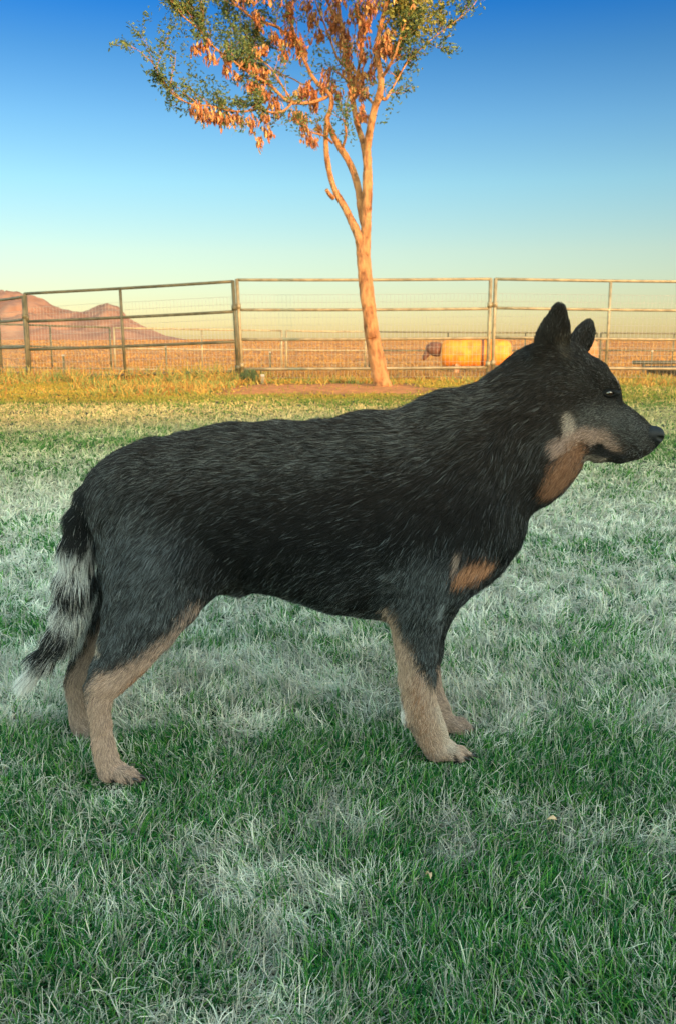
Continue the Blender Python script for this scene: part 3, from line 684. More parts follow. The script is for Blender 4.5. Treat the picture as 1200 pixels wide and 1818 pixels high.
def weeds():
    g = np.random.default_rng(9)
    n = 60000
    X = g.uniform(-6.2, 5.5, n); Y = g.uniform(8.6, 14.2, n)
    left = sstep(-.9, -1.6, X + (fbm(X * 2, Y * 2, seed=90) - .5))
    dens = left * sstep(8.8, 10.6, Y) + .6 * sstep(1.9, 3.0, X) * sstep(10.2, 11.2, Y) + .18 * sstep(11.2, 12, Y)
    dens += .7 * np.exp(-((X - .05) ** 2 + (Y - 12.0) ** 2) / .15)
    cl = fbm(X * 1.8, Y * 1.8, seed=91); dens *= sstep(.38, .60, cl)
    k = g.random(n) < dens; X, Y, cl, left = X[k], Y[k], cl[k], left[k]; n = len(X)
    tall = np.clip(.25 + left * sstep(11.4, 12.9, Y) * .9, 0, 1.1)
    L = (.05 + .20 * tall * g.random(n)) * (.6 + cl)
    green = g.random(n) < np.where(left > .5, .45 + .25 * (fbm(X * 1.2, Y * 1.2, seed=92) - .5) * 4, .35)
    c1 = np.array([[.22, .26, .06], [.30, .32, .08], [.38, .36, .10], [.16, .22, .06]])[g.integers(0, 4, n)]
    c2 = np.array([[.62, .36, .08], [.70, .42, .10], [.52, .24, .06], [.45, .20, .05]])[g.integers(0, 4, n)]
    c = np.where(green[:, None], c1, c2) * g.uniform(.7, 1.2, n)[:, None]
    o = blades('weeds', X, Y, L, np.abs(g.normal(.5, .35, n)), g.random(n) * 6.28, g.normal(.7, .5, n), g.uniform(.003, .0075, n), c * .8, c, M_grass, wig=.12, seed=6)
    tag(o, 'yellowing weeds growing along the foot of the corral fence', 'weeds', kind='stuff')
weeds()
def dry_field():
    g = np.random.default_rng(19)
    n = 170000
    th = rad(56) + rad(68) * g.random(n); r = 13.4 * (2600 / 13.4) ** g.random(n)
    X, Y = r * np.cos(th), r * np.sin(th)
    cl = fbm(X * .9, Y * .5, seed=95); cl2 = fbm(X * .08, Y * .2, seed=96)
    keep = (g.random(n) < sstep(.36, .6, cl) * .9 + .1) & (Y > 13.3)
    X, Y, r, cl, cl2 = X[keep], Y[keep], r[keep], cl[keep], cl2[keep]; n = len(X)
    L = (.04 + .16 * g.random(n) ** 2) * (.4 + cl) * np.interp(r, [13, 40, 260, 2600], [.9, 1.2, 2.6, 14])
    pal = np.array([[.46, .24, .06], [.52, .30, .08], [.34, .15, .04], [.42, .19, .06], [.17, .075, .03], [.48, .23, .08]])
    c = pal[g.integers(0, 6, n)] * (.7 + .6 * cl2)[:, None] * g.uniform(.8, 1.15, n)[:, None]
    o = blades('dry_grass', X, Y, L, np.abs(g.normal(.5, .4, n)), g.random(n) * 6.28, g.normal(.5, .5, n), np.interp(r, [13, 30, 260, 2600], [.004, .009, .08, .8]) * g.uniform(.6, 1.3, n), c * .85, c, M_grass, k=4, seed=7)
    tag(o, 'golden dry grass of the open field beyond the fence', 'dry grass', kind='stuff')
    # scattered low brown scrub, far too many to count
    n = 2600
    th = rad(56) + rad(68) * g.random(n); r = 22 * (900 / 22) ** g.random(n)
    X, Y = r * np.cos(th), r * np.sin(th)
    k = fbm(X * .03, Y * .08, seed=97) > .5; X, Y, r = X[k], Y[k], r[k]; n = len(X); m = 26
    s = (.10 + .22 * g.random(n)) * np.interp(r, [20, 100, 900], [.6, 1, 2.4])
    XX = np.repeat(X, m) + g.normal(0, 1, n * m) * np.repeat(s, m) * .5; YY = np.repeat(Y, m) + g.normal(0, 1, n * m) * np.repeat(s, m) * .5
    c = np.array([[.20, .11, .06], [.28, .15, .07], [.17, .13, .07]])[g.integers(0, 3, n * m)] * g.uniform(.7, 1.2, n * m)[:, None]
    o = blades('scrub', XX, YY, np.repeat(s, m) * g.uniform(.5, 1.1, n * m), np.abs(g.normal(.5, .35, n * m)), g.random(n * m) * 6.28, g.normal(.3, .3, n * m), np.repeat(s * .045, m), c, c, M_grass, k=3, seed=8)
    tag(o, 'low brown scrub scattered over the open field', 'scrub', kind='stuff')
dry_field()
def small_bush():
    g = np.random.default_rng(29)
    x, y, _ = W(444, 683, 12.2); n = 1500
    d = g.normal(0, 1, (n, 3)); d /= np.linalg.norm(d, axis=1)[:, None]; rr = g.random(n) ** .4
    c = np.array([x, y, float(ground_z(x, y)) + .085]); p = c + d * rr[:, None] * np.array([.13, .13, .10])
    V = []; F = []
    for q in p:
        a = g.normal(0, 1, 3); a /= np.linalg.norm(a); b = np.cross(a, g.normal(0, 1, 3)); b /= np.linalg.norm(b); i = len(V)
        L, w = g.uniform(.014, .026), g.uniform(.004, .008)
        V += [q, q + a * L * .5 + b * w, q + a * L, q + a * L * .5 - b * w]; F.append((i, i + 1, i + 2, i + 3))
    O = empty('bush', (x, y, float(ground_z(x, y)))); tag(O, 'small round dark green bush at the foot of the paired corner posts', 'bush')
    V = np.array(V) - np.array(O.location)
    mesh_obj('foliage', V, F, noisy_mat('bush_leaf', (.05, .08, .03), (.10, .14, .04), 30, rough=.6), O, False)
    st = MB()
    for k in range(9):
        e = g.normal(0, .05, 2); st.tube([(0, 0, -.02), (e[0] * .6, e[1] * .6, .05), (e[0] * 1.4, e[1] * 1.4, .13)], [.006, .004, .002], 5)
    st.build('stem', M_pipe_d, O)
small_bush()

def fallen_leaf(px, py, Y, rz, label, L=.013):
    x, y, _ = W(px, py, Y); z = float(ground_z(x, y)) + .022
    V = []; F = []
    for i, (t, w) in enumerate([(0, .02), (.2, .6), (.5, 1), (.8, .6), (1, .04)]):
        for s in (-1, 0, 1): V.append((t * L - L / 2, s * w * L * .22, .004 * math.sin(t * 3.1) + abs(s) * w * .0016))
    for a in range(4):
        for s in range(2): b = a * 3 + s; F.append((b, b + 1, b + 4, b + 3))
    o = mesh_obj('fallen_leaf', V, F, noisy_mat('leaf_tan', (.42, .28, .16), (.55, .40, .26), 60, rough=.7)); o.location = (x, y, z); o.rotation_euler = (.5, .2, rz)
    m = o.modifiers.new('thickness', 'SOLIDIFY'); m.thickness = .0004
    tag(o, label, 'leaf')
fallen_leaf(756, 1683, .86, 1.9, 'small pale tan leaf fallen in the grass low in the picture')
fallen_leaf(975, 1529, .975, .2, 'small curled yellowish leaf fallen in the grass right of the front paws')

# ------------------------------------------------------------------ dog
def Ymid(px): return 1.187 + (px - 200) * .000044
DY0 = 1.205
def DW(px, py, Y): return np.array(W(px, py, Y))
VOX = .0032
class Field:
    def __init__(s, lo, hi):
        s.lo = np.array(lo); s.n = np.ceil((np.array(hi) - s.lo) / VOX).astype(int) + 1
        s.d = np.full(s.n, .06, dtype=np.float32)
        s.ax = [s.lo[i] + np.arange(s.n[i]) * VOX for i in range(3)]
    def cone(s, a, ra, ha, b, rb, hb, k=.02, op='u'):
        """round cone a->b, radius ra->rb in the side view, half width ha->hb across"""
        a, b = np.array(a, float), np.array(b, float); m = max(ra, rb, ha, hb) + k * 1.6 + .004
        i0 = np.maximum(np.floor((np.minimum(a, b) - m - s.lo) / VOX).astype(int), 0); i1 = np.minimum(np.ceil((np.maximum(a, b) + m - s.lo) / VOX).astype(int) + 1, s.n)
        if (i1 <= i0).any(): return
        X = s.ax[0][i0[0]:i1[0]][:, None, None]; Y = s.ax[1][i0[1]:i1[1]][None, :, None]; Z = s.ax[2][i0[2]:i1[2]][None, None, :]
        d = b - a; L2 = d[0] ** 2 + d[2] ** 2 + (d[1] ** 2) * .5 + 1e-9
        h = np.clip(((X - a[0]) * d[0] + (Z - a[2]) * d[2] + (Y - a[1]) * d[1] * .5) / L2, 0, 1)
        r = ra + (rb - ra) * h; hw = ha + (hb - ha) * h; q = r / hw
        dd = np.sqrt((X - a[0] - d[0] * h) ** 2 + (Z - a[2] - d[2] * h) ** 2 + ((Y - a[1] - d[1] * h) * q) ** 2) - r
        dd = dd * np.minimum(1, 1 / np.maximum(q, .6)) if False else dd / np.maximum(1, q * .75)
        sl = (slice(i0[0], i1[0]), slice(i0[1], i1[1]), slice(i0[2], i1[2])); c = s.d[sl]
        if op == 'u':
            t = np.clip(.5 + .5 * (c - dd) / k, 0, 1); s.d[sl] = c + (dd - c) * t - k * t * (1 - t)
        else:
            dd = -dd; t = np.clip(.5 - .5 * (c - dd) / k, 0, 1); s.d[sl] = c + (dd - c) * t + k * t * (1 - t)
    def mesh(s):
        D = s.d; n = s.n; neg = D < 0
        c = np.zeros([m - 1 for m in n], dtype=np.int8)
        for i in (0, 1):
            for j in (0, 1):
                for k in (0, 1): c += neg[i:n[0] - 1 + i, j:n[1] - 1 + j, k:n[2] - 1 + k]
        act = (c > 0) & (c < 8); idx = np.full(c.shape, -1, dtype=np.int64); I = np.argwhere(act); idx[act] = np.arange(len(I))
        pos = np.zeros((len(I), 3)); cnt = np.zeros(len(I)); cs = [(i, j, k) for i in (0, 1) for j in (0, 1) for k in (0, 1)]
        val = {q: D[I[:, 0] + q[0], I[:, 1] + q[1], I[:, 2] + q[2]].astype(float) for q in cs}
        for q in cs:
            for ax in range(3):
                if q[ax] == 0:
                    p = list(q); p[ax] = 1; p = tuple(p); v0, v1 = val[q], val[p]; m = (v0 < 0) != (v1 < 0)
                    t = np.where(m, v0 / np.where(m, v0 - v1, 1), 0)
                    pt = np.array(q, float)[None].repeat(len(I), 0); pt[:, ax] = t
                    pos[m] += pt[m]; cnt[m] += 1
        V = s.lo + (I + pos / cnt[:, None]) * VOX
        F = []
        for ax in range(3):
            u, w = [(1, 2), (2, 0), (0, 1)][ax]
            a = [slice(1, m - 1) for m in n]; a[ax] = slice(0, n[ax] - 1); b = list(a); b[ax] = slice(1, n[ax])
            na, nb = neg[tuple(a)], neg[tuple(b)]
            E = np.argwhere(na != nb); fl = na[E[:, 0], E[:, 1], E[:, 2]]
            for i in range(3):
                if i != ax: E[:, i] += 1
            def cell(du, dw):
                q = E.copy(); q[:, u] -= du; q[:, w] -= dw; return idx[q[:, 0], q[:, 1], q[:, 2]]
            Q = np.stack([cell(1, 1), cell(0, 1), cell(0, 0), cell(1, 0)], 1)
            Q[~fl] = Q[~fl][:, ::-1]; F.append(Q)
        return V, np.concatenate(F)

def chain(f, nodes, k=.02):
    """nodes: (px, py, Y, r_px, halfwidth_px)"""
    q = []
    for px, py, Y, r, h in nodes:
        s_ = Y / FPX * 1.0; q.append((DW(px, py, Y), r * s_, h * s_))
    if len(q) == 1: q = q * 2
    for a, b in zip(q[:-1], q[1:]): f.cone(a[0], a[1], a[2], b[0] + 1e-6, b[1], b[2], k)
def toes(f, px, py, Y, dirx, s, spread=11, lift=0, ang=0.0):
    """four toes fanned forward from the paw"""
    for i, (o, fw, dy) in enumerate([(-1.6, -9, 5), (-.5, 4, 0), (.5, 3, -1), (1.6, -6, -1)]):
        yy = Y + o * spread * Y / FPX
        a = DW(px, py - 3 + dy, yy); b = DW(px + 15 + fw, py + 1 + dy, yy + o * .0012); c = DW(px + 29 + fw, py + 8 + dy, yy + o * .0015)
        u = Y / FPX
        f.cone(a, 10 * u, 6.2 * u, b, 11.5 * u, 7 * u, .003); f.cone(b, 11.5 * u, 7 * u, c, 8.5 * u, 6 * u, .003)
        CLAWS.append((c, i))
CLAWS = []
def build_dog():
    lo = (W(20, 900, 1.2)[0], 1.03, -.03); hi = (W(1195, 900, 1.25)[0] + .01, 1.36, .66)
    f = Field(lo, hi); m = Ymid
    c = lambda *n, k=.02: chain(f, n, k)
    # trunk of the body
    c((250, 888, m(250), 90, 78), (285, 886, m(280), 100, 86), (400, 893, m(400), 133, 92), (500, 897, m(500), 141, 104), (600, 906, m(600), 155, 116), (690, 906, m(690), 168, 120), (765, 897, m(765), 146, 112), k=.025)
    c((700, 985, m(700), 98, 92), (790, 940, m(790), 104, 88), (800, 915, m(800), 118, 92), k=.03)
    c((862, 957, m(850), 48, 48), (800, 1000, m(800), 52, 55), k=.03)
    c((218, 878, m(215), 54, 50), (250, 880, m(250), 80, 76), k=.02)
    c((480, 985, m(480), 62, 60), (600, 1020, m(600), 55, 70), (680, 1040, m(680), 48, 66), k=.03)
    c((385, 1035, m(385), 22, 16), (425, 1030, m(425), 24, 16), (470, 1010, m(470), 24, 18), k=.014)
    # neck
    c((770, 856, m(770), 128, 104), (812, 815, 1.216, 114, 94), (852, 806, 1.222, 102, 84), (920, 752, 1.226, 91, 78), (962, 702, 1.226, 88, 74), k=.025)
    c((890, 845, 1.222, 76, 62), (945, 828, 1.224, 60, 54), (985, 808, 1.224, 48, 46), k=.03)
    c((845, 885, 1.218, 84, 72), (878, 905, 1.22, 44, 46), k=.03)
    # skull, cheeks, muzzle
    c((988, 682, 1.226, 76, 68), (1018, 696, 1.223, 67, 62), k=.012)
    c((1040, 696, 1.220, 55, 48), (1052, 704, 1.219, 48, 40), k=.010)
    for s_ in (-1, 1):
        c((1005, 740, 1.224 + s_ * .022, 44, 34), (1030, 755, 1.222 + s_ * .018, 38, 26), k=.018)           # cheek
        c((1079, 683, 1.216 + s_ * .022, 14, 12), (1085, 694, 1.214 + s_ * .021, 11, 9), k=.008)         # brow
        c((1060, 712, 1.218 + s_ * .026, 17, 11), (1080, 716, 1.215 + s_ * .019, 12, 10), k=.010)         # under the eye
    c((1056, 750, 1.216, 50, 42), (1096, 764, 1.211, 41, 33), (1126, 775, 1.207, 30, 26), (1142, 781, 1.204, 22, 20), k=.012)
    for s_ in (-1, 1):
        c((1085, 778, 1.213 + s_ * .010, 26, 18), (1122, 787, 1.208 + s_ * .008, 24, 17), (1138, 790, 1.205 + s_ * .006, 16, 14), k=.008)   # flews
    c((1030, 785, 1.220, 30, 30), (1062, 800, 1.216, 19, 24), (1100, 808, 1.210, 12, 17), (1128, 806, 1.207, 9, 12), k=.007)          # lower jaw
    # mouth line and eye hollows
    for s_ in (-1, 1):
        f.cone(DW(1066, 797, 1.216 + s_ * .034), .006, .012, DW(1100, 806, 1.211 + s_ * .026), .0035, .012, .004, 's')
        f.cone(DW(1100, 806, 1.211 + s_ * .026), .0035, .012, DW(1140, 803, 1.206 + s_ * .024), .002, .010, .003, 's')
        f.cone(DW(1079, 698, 1.215 + s_ * .034), .0075, .007, DW(1088, 700, 1.213 + s_ * .031), .006, .006, .006, 's')
    # ears
    for (pts, Y, yt, hw) in (([(976, 625, 34), (981, 598, 27), (987, 574, 19.5), (991, 553, 11), (992, 548, 9)], 1.190, 1.180, 9), ([(1022, 622, 20), (1032, 603, 18), (1039, 588, 14), (1044, 575, 9)], 1.262, 1.272, 9)):
        n = len(pts); nd = [(x, y, lerp(Y, yt, i / (n - 1)), r, lerp(hw + 6, 5, i / (n - 1))) for i, (x, y, r) in enumerate(pts)]
        chain(f, nd, .008)
    f.cone(DW(1004, 612, 1.176), .011, .008, DW(1000, 580, 1.172), .006, .006, .006, 's')
    f.cone(DW(1040, 612, 1.252), .010, .008, DW(1046, 590, 1.258), .005, .006, .006, 's')
    # near fore leg
    c((775, 930, 1.165, 88, 34), (765, 1010, 1.155, 70, 36), (738, 1080, 1.155, 46, 34), k=.03)
    c((738, 1080, 1.155, 45, 32), (739, 1120, 1.158, 40, 26), (739, 1160, 1.162, 34, 23), (740, 1205, 1.166, 30, 21), (743, 1245, 1.169, 28, 21), (752, 1275, 1.171, 29, 22), (764, 1302, 1.173, 27, 21), (776, 1326, 1.174, 24, 23), k=.012)
    c((724, 1268, 1.170, 10, 9), (722, 1278, 1.170, 8, 8), k=.008)
    c((772, 1328, 1.174, 19, 24), (796, 1331, 1.174, 16, 26), k=.008); toes(f, 796, 1333, 1.174, 1, 1)
    # far fore leg
    c((790, 950, 1.262, 80, 34), (785, 1020, 1.268, 56, 30), (770, 1075, 1.265, 38, 28), (760, 1110, 1.263, 30, 24), (757, 1155, 1.262, 25, 20), (757, 1205, 1.262, 22, 18), (764, 1240, 1.262, 21, 18), (775, 1262, 1.262, 20, 18), (786, 1278, 1.262, 17, 19), k=.015)
    c((786, 1280, 1.262, 15, 21), (800, 1284, 1.262, 12, 22), k=.008); toes(f, 797, 1284, 1.262, 1, 1, 10)
    # near hind leg
    c((262, 950, 1.150, 92, 40), (275, 1010, 1.140, 84, 44), (268, 1062, 1.132, 70, 38), (246, 1112, 1.124, 54, 30), (222, 1158, 1.117, 40, 24), (196, 1198, 1.112, 29, 20), (180, 1226, 1.109, 24, 18), k=.022)
    c((162, 1219, 1.110, 10, 9), (175, 1250, 1.108, 21, 15), (179, 1285, 1.108, 17, 15), (183, 1320, 1.108, 18, 16), (189, 1345, 1.108, 19, 18), (196, 1362, 1.108, 19, 21), k=.010)
    c((193, 1368, 1.108, 17, 22), (212, 1370, 1.108, 15, 24), k=.008); toes(f, 211, 1371, 1.108, 1, 1)
    c((310, 1050, 1.150, 42, 20), (345, 1020, 1.165, 40, 26), (380, 990, 1.175, 44, 40), k=.03)
    # far hind leg
    c((262, 950, 1.225, 88, 38), (255, 1020, 1.240, 74, 38), (222, 1090, 1.250, 54, 30), (190, 1140, 1.253, 40, 24), (160, 1180, 1.254, 26, 18), (146, 1205, 1.254, 20, 16), (141, 1235, 1.254, 16, 14), (143, 1265, 1.254, 15, 14), (149, 1288, 1.254, 16, 16), (158, 1300, 1.254, 14, 18), k=.018)
    toes(f, 158, 1301, 1.252, 1, 1, 10)
    # tail
    c((185, 862, m(180), 30, 24), (160, 885, m(160), 22, 18), (147, 925, m(140), 25, 16), (141, 975, m(130), 28, 15), (137, 1030, m(130), 28, 13), (128, 1080, m(120), 24, 11), (108, 1130, m(100), 17, 9), (82, 1170, m(80), 12, 8), (50, 1208, m(60), 7, 6), k=.010)
    # hollows in front of the achilles tendons, behind the forearm and between the toes
    f.cone(DW(214, 1168, 1.088), .006, .006, DW(184, 1212, 1.093), .004, .0045, .006, 's')
    f.cone(DW(752, 1190, 1.148), .005, .0045, DW(760, 1262, 1.152), .004, .003, .005, 's')
    f.cone(DW(196, 1270, 1.094), .004, .003, DW(204, 1340, 1.090), .003, .003, .004, 's')
    f.cone(DW(345, 1075, 1.118), .010, .006, DW(352, 1000, 1.110), .010, .008, .015, 's')
    V, F = f.mesh()
    # relax the lattice steps
    e = np.concatenate([F[:, [0, 1]], F[:, [1, 2]], F[:, [2, 3]], F[:, [3, 0]]]); n = len(V)
    deg = np.bincount(e.ravel(), minlength=n).astype(float)
    def relax(V, w):
        A = np.zeros_like(V)
        for i in range(3): A[:, i] = np.bincount(e[:, 0], V[e[:, 1], i], n) + np.bincount(e[:, 1], V[e[:, 0], i], n)
        return V + (A / deg[:, None] - V) * w
    for i in range(9): V = relax(V, .6); V = relax(V, -.52)
    # keep one connected body
    lab = np.arange(n)
    for it in range(400):
        mn = np.minimum(lab[e[:, 0]], lab[e[:, 1]]); old = lab.copy()
        np.minimum.at(lab, e[:, 0], mn); np.minimum.at(lab, e[:, 1], mn); lab = lab[lab]
        if (old == lab).all(): break
    main = np.bincount(lab).argmax(); keep = lab == main; rm = -np.ones(n, int); rm[keep] = np.arange(keep.sum())
    F = rm[F[keep[F[:, 0]]]]; V = V[keep]
    return V, F

# coat: colours and hair direction are laid out on the animal in its own side plane (x forward, z up)
def sdcap(x, z, a, b, ra, rb):
    d = b - a; L2 = (d ** 2).sum() + 1e-9
    h = np.clip(((x - a[0]) * d[0] + (z - a[1]) * d[1]) / L2, 0, 1)
    return np.hypot(x - a[0] - d[0] * h, z - a[1] - d[1] * h) - (ra + (rb - ra) * h)
BLACK, GREY, SILV = np.array([.0028, .0036, .0046]), np.array([.056, .066, .072]), np.array([.20, .235, .25])
TAN, LTAN, CREAM, WHITE = np.array([.28, .135, .07]), np.array([.42, .31, .25]), np.array([.52, .42, .34]), np.array([.74, .73, .70])
def region(P, path, Y, soft=7, side=0):
    """0..1 membership of a capsule path given in photo pixels at depth Y"""
    x, y, z = P[:, 0], P[:, 1], P[:, 2]; u = Y / FPX; best = np.full(len(P), 9.0)
    pts = [(np.array(W(a, b, Y))[[0, 2]], r * u) for a, b, r in path]
    if len(pts) == 1: pts = pts * 2
    for (p, r), (q, s) in zip(pts[:-1], pts[1:]): best = np.minimum(best, sdcap(x, z, p, q + 1e-6, r, s))
    w = 1 - sstep(-soft * u, soft * u, best)
    if side: w = w * (np.sign(y - Ymid(500)) == side)
    return w
def coat(P, rnd, rnd2):
    """hair colour at points P; rnd, rnd2 uniform per hair"""
    n = len(P); fn = fbm(P[:, 0] * 60, P[:, 1] * 60, P[:, 2] * 60, seed=301, o=2)
    brown = sstep(.30, .52, P[:, 2]) * .75
    base = lerp(BLACK, np.array([.030, .020, .013]), brown[:, None])
    pg = np.full(n, .10); R = lambda path, Y=1.2, soft=9, side=0: region(P, path, Y, soft, side)
    def add(w, v):
        nonlocal pg; pg = lerp(pg, v, w)
    add(R([(240, 960, 70), (270, 1060, 80), (220, 1140, 50)], 1.15, 70), .52)
    add(R([(200, 830, 30), (400, 790, 40), (600, 790, 38), (720, 760, 40), (860, 700, 30)], 1.2, 40), .34)
    add(R([(420, 1040, 25), (560, 1060, 25), (680, 1080, 25)], 1.2, 25), .20); add(R([(420, 1050, 8), (520, 1062, 8), (640, 1092, 8)], 1.2, 10), .5)
    add(R([(750, 1030, 70), (760, 1120, 50), (770, 1200, 20)], 1.16, 30), .44)
    add(R([(420, 950, 50), (650, 900, 60), (820, 880, 60), (930, 850, 40)], 1.2, 50), .03)
    add(R([(900, 800, 80), (960, 740, 60)], 1.2, 30), .06)
    add(R([(1045, 745, 32), (1100, 755, 30), (1130, 770, 20)], 1.2, 16), .48)
    add(R([(1000, 640, 40), (1060, 670, 30)], 1.2, 20), .10)
    add(R([(985, 560, 30), (980, 600, 30)], 1.18, 10), .05)
    add(R([(960, 770, 20), (940, 800, 22)], 1.2, 12), .20)
    pg = np.clip(pg * 1.3 * (.45 + 1.1 * fn), 0, .85)
    isg = rnd < pg
    gcol = GREY * (.45 + 2.9 * rnd2 ** 1.4)[:, None]; gcol = lerp(gcol, gcol * np.array([1.15, .88, .68]), brown[:, None])
    c = np.where(isg[:, None], gcol, base * (.35 + 1.5 * rnd2 ** 2)[:, None])
    def paint(w, col, var=.25, dark=.04):
        nonlocal c
        cc = col * (1 + (rnd2 - .5) * 2 * var)[:, None]; cc = np.where((((rnd * 31.7) % 1.0) < .16)[:, None], cc * np.array([.42, .40, .42]), cc); cc = np.where((((rnd * 57.3) % 1.0) > .86)[:, None], cc * 1.35 + .05, cc)
        pick = (rnd * .999 < w) if False else (((rnd * 7.13 + rnd2 * 3.7) % 1.0) < w)
        c = np.where(pick[:, None], cc, c)
    # face
    paint(R([(1000, 738, 8), (1006, 760, 12), (1010, 780, 20)], 1.2, 8), CREAM * .9)
    paint(R([(985, 790, 16), (1030, 768, 14), (1062, 778, 16), (1085, 795, 10), (1098, 801, 5)], 1.2, 10), LTAN * np.array([1.0, .92, .9]))
    paint(R([(1020, 800, 20), (990, 835, 23), (972, 862, 16)], 1.2, 14), TAN)
    paint(R([(975, 868, 12), (1005, 838, 14), (1030, 822, 8)], 1.2, 10), TAN * .85)
    paint(R([(1062, 797, 12), (1078, 806, 9), (1105, 811, 5)], 1.2, 5), BLACK * 1.5)
    paint(R([(1045, 815, 7), (1075, 817, 5)], 1.2, 5), CREAM * .45, .3)
    paint(R([(1078, 698, 10)], 1.2, 4), BLACK)
    paint(R([(1000, 606, 12), (1008, 632, 8)], 1.18, 9, -1) * .5, np.array([.10, .075, .05]))
    paint(R([(1096, 660, 3), (1103, 690, 3)], 1.2, 3) * .6, CREAM * .8)
    # chest patch
    paint(R([(812, 1008, 14), (835, 998, 19), (868, 994, 12)], 1.17, 12, -1), TAN * 1.25)
    paint(R([(806, 968, 5), (800, 990, 6)], 1.17, 5, -1), LTAN * .8)
    # near fore leg
    paint(R([(686, 1075, 7), (700, 1110, 10), (712, 1150, 15), (722, 1190, 24), (738, 1225, 32), (752, 1265, 45), (775, 1320, 50), (830, 1345, 30)], 1.165, 12, -1), LTAN * np.array([1.12, 1.1, 1.06]))
    paint(R([(778, 1250, 8), (790, 1290, 12), (800, 1320, 14)], 1.165, 6, -1), CREAM)
    paint(R([(701, 1195, 5), (706, 1235, 7), (716, 1275, 6)], 1.165, 4, -1), WHITE * .9)
    paint(R([(735, 1200, 10), (745, 1270, 14), (757, 1330, 14)], 1.165, 14, -1) * .45, TAN)
    paint(R([(724, 1290, 10), (744, 1335, 10)], 1.165, 16, -1) * .4, BLACK * 8); paint(R([(172, 1200, 8), (190, 1190, 8)], 1.11, 14, -1) * .45, BLACK * 8); paint(R([(170, 1350, 8), (180, 1380, 8)], 1.11, 12, -1) * .4, BLACK * 8)
    paint(R([(784, 1062, 4), (782, 1085, 5)], 1.15, 4, -1), SILV)
    # far fore leg
    paint(R([(745, 1110, 20), (750, 1180, 30), (765, 1240, 40), (830, 1300, 40)], 1.262, 7, 1), LTAN * .9)
    paint(R([(777, 1090, 7), (774, 1150, 6), (768, 1200, 5)], 1.262, 5, 1), GREY * .4)
    # hind legs
    paint(R([(345, 1078, 5), (310, 1125, 7), (272, 1162, 14), (235, 1185, 28), (205, 1215, 38), (185, 1270, 40), (190, 1330, 42), (220, 1375, 40)], 1.115, 17, -1), LTAN * np.array([1.1, 1.06, 1.04]))
    paint(R([(262, 1190, 7), (225, 1225, 10), (205, 1280, 8)], 1.11, 8, -1) * .7, TAN * 1.1)
    paint(R([(152, 1245, 4), (157, 1290, 6), (164, 1330, 6)], 1.11, 7, -1) * .7, BLACK * 3)
    paint(R([(210, 1168, 14), (235, 1160, 12)], 1.115, 14, -1) * .5, BLACK * 3)
    paint(R([(215, 1120, 40), (170, 1180, 30), (140, 1220, 26), (140, 1300, 40)], 1.254, 12, 1), LTAN * .8)
    paint(R([(157, 900, 3), (153, 925, 6), (158, 965, 6), (168, 1010, 4)], 1.18, 5, -1) * .9, WHITE * .6)
    paint(R([(172, 1050, 6), (180, 1095, 9), (190, 1130, 8)], 1.16, 9) * .8, CREAM * .8)
    # shade in the gaps between the toes, painted into the fur
    paint(R([(801, 1334, 2), (805, 1345, 5)], 1.165, 3, -1), BLACK * 2); paint(R([(826, 1340, 2), (832, 1347, 4)], 1.165, 3, -1), BLACK * 3)
    paint(R([(203, 1374, 2), (200, 1386, 6)], 1.10, 3, -1), BLACK * 2); paint(R([(226, 1372, 2), (229, 1382, 5)], 1.10, 3, -1), BLACK * 2)
    return c
def tail_amt(P):
    return region(P, [(165, 880, 20), (135, 930, 30), (130, 1000, 32), (128, 1060, 34), (110, 1130, 34), (80, 1180, 30), (50, 1210, 24)], 1.185, 4) * sstep(W(172, 900, 1.19)[0], W(160, 900, 1.19)[0], P[:, 0])
def tail_col(P, rnd, rnd2):
    z = P[:, 2]; _, _, zz = W(130, 900, 1.187)
    rows = [860, 964, 982, 1012, 1030, 1062, 1074, 1092, 1106, 1156, 1170, 1260]
    wv = [.01, .02, .80, .66, .12, .10, .80, .74, .12, .08, .92, .97]
    py = 909 - FPX * ((z - CAM_H) * CP + 1.187 * SP) / (1.187 * CP - (z - CAM_H) * SP)
    px = 600 + FPX * P[:, 0] / (1.187 * CP - (z - CAM_H) * SP)
    cx = np.interp(py, [880, 930, 1000, 1060, 1120, 1180, 1240], [155, 143, 134, 130, 112, 75, 40])
    w = np.interp(py + (px - cx) * -.30 + (rnd2 - .5) * 22 + (noise(P[:, 0] * 140, P[:, 1] * 140, z * 90, seed=700) - .5) * 30, rows, wv)
    w = np.maximum(w, sstep(14, 40, px - cx) * sstep(960, 1030, py) * .85)
    c = np.where((rnd < w)[:, None], WHITE * (.65 + .4 * rnd2)[:, None] * np.array([.92, .98, 1.0]), BLACK * (1 + rnd2)[:, None] * 1.2)
    return c
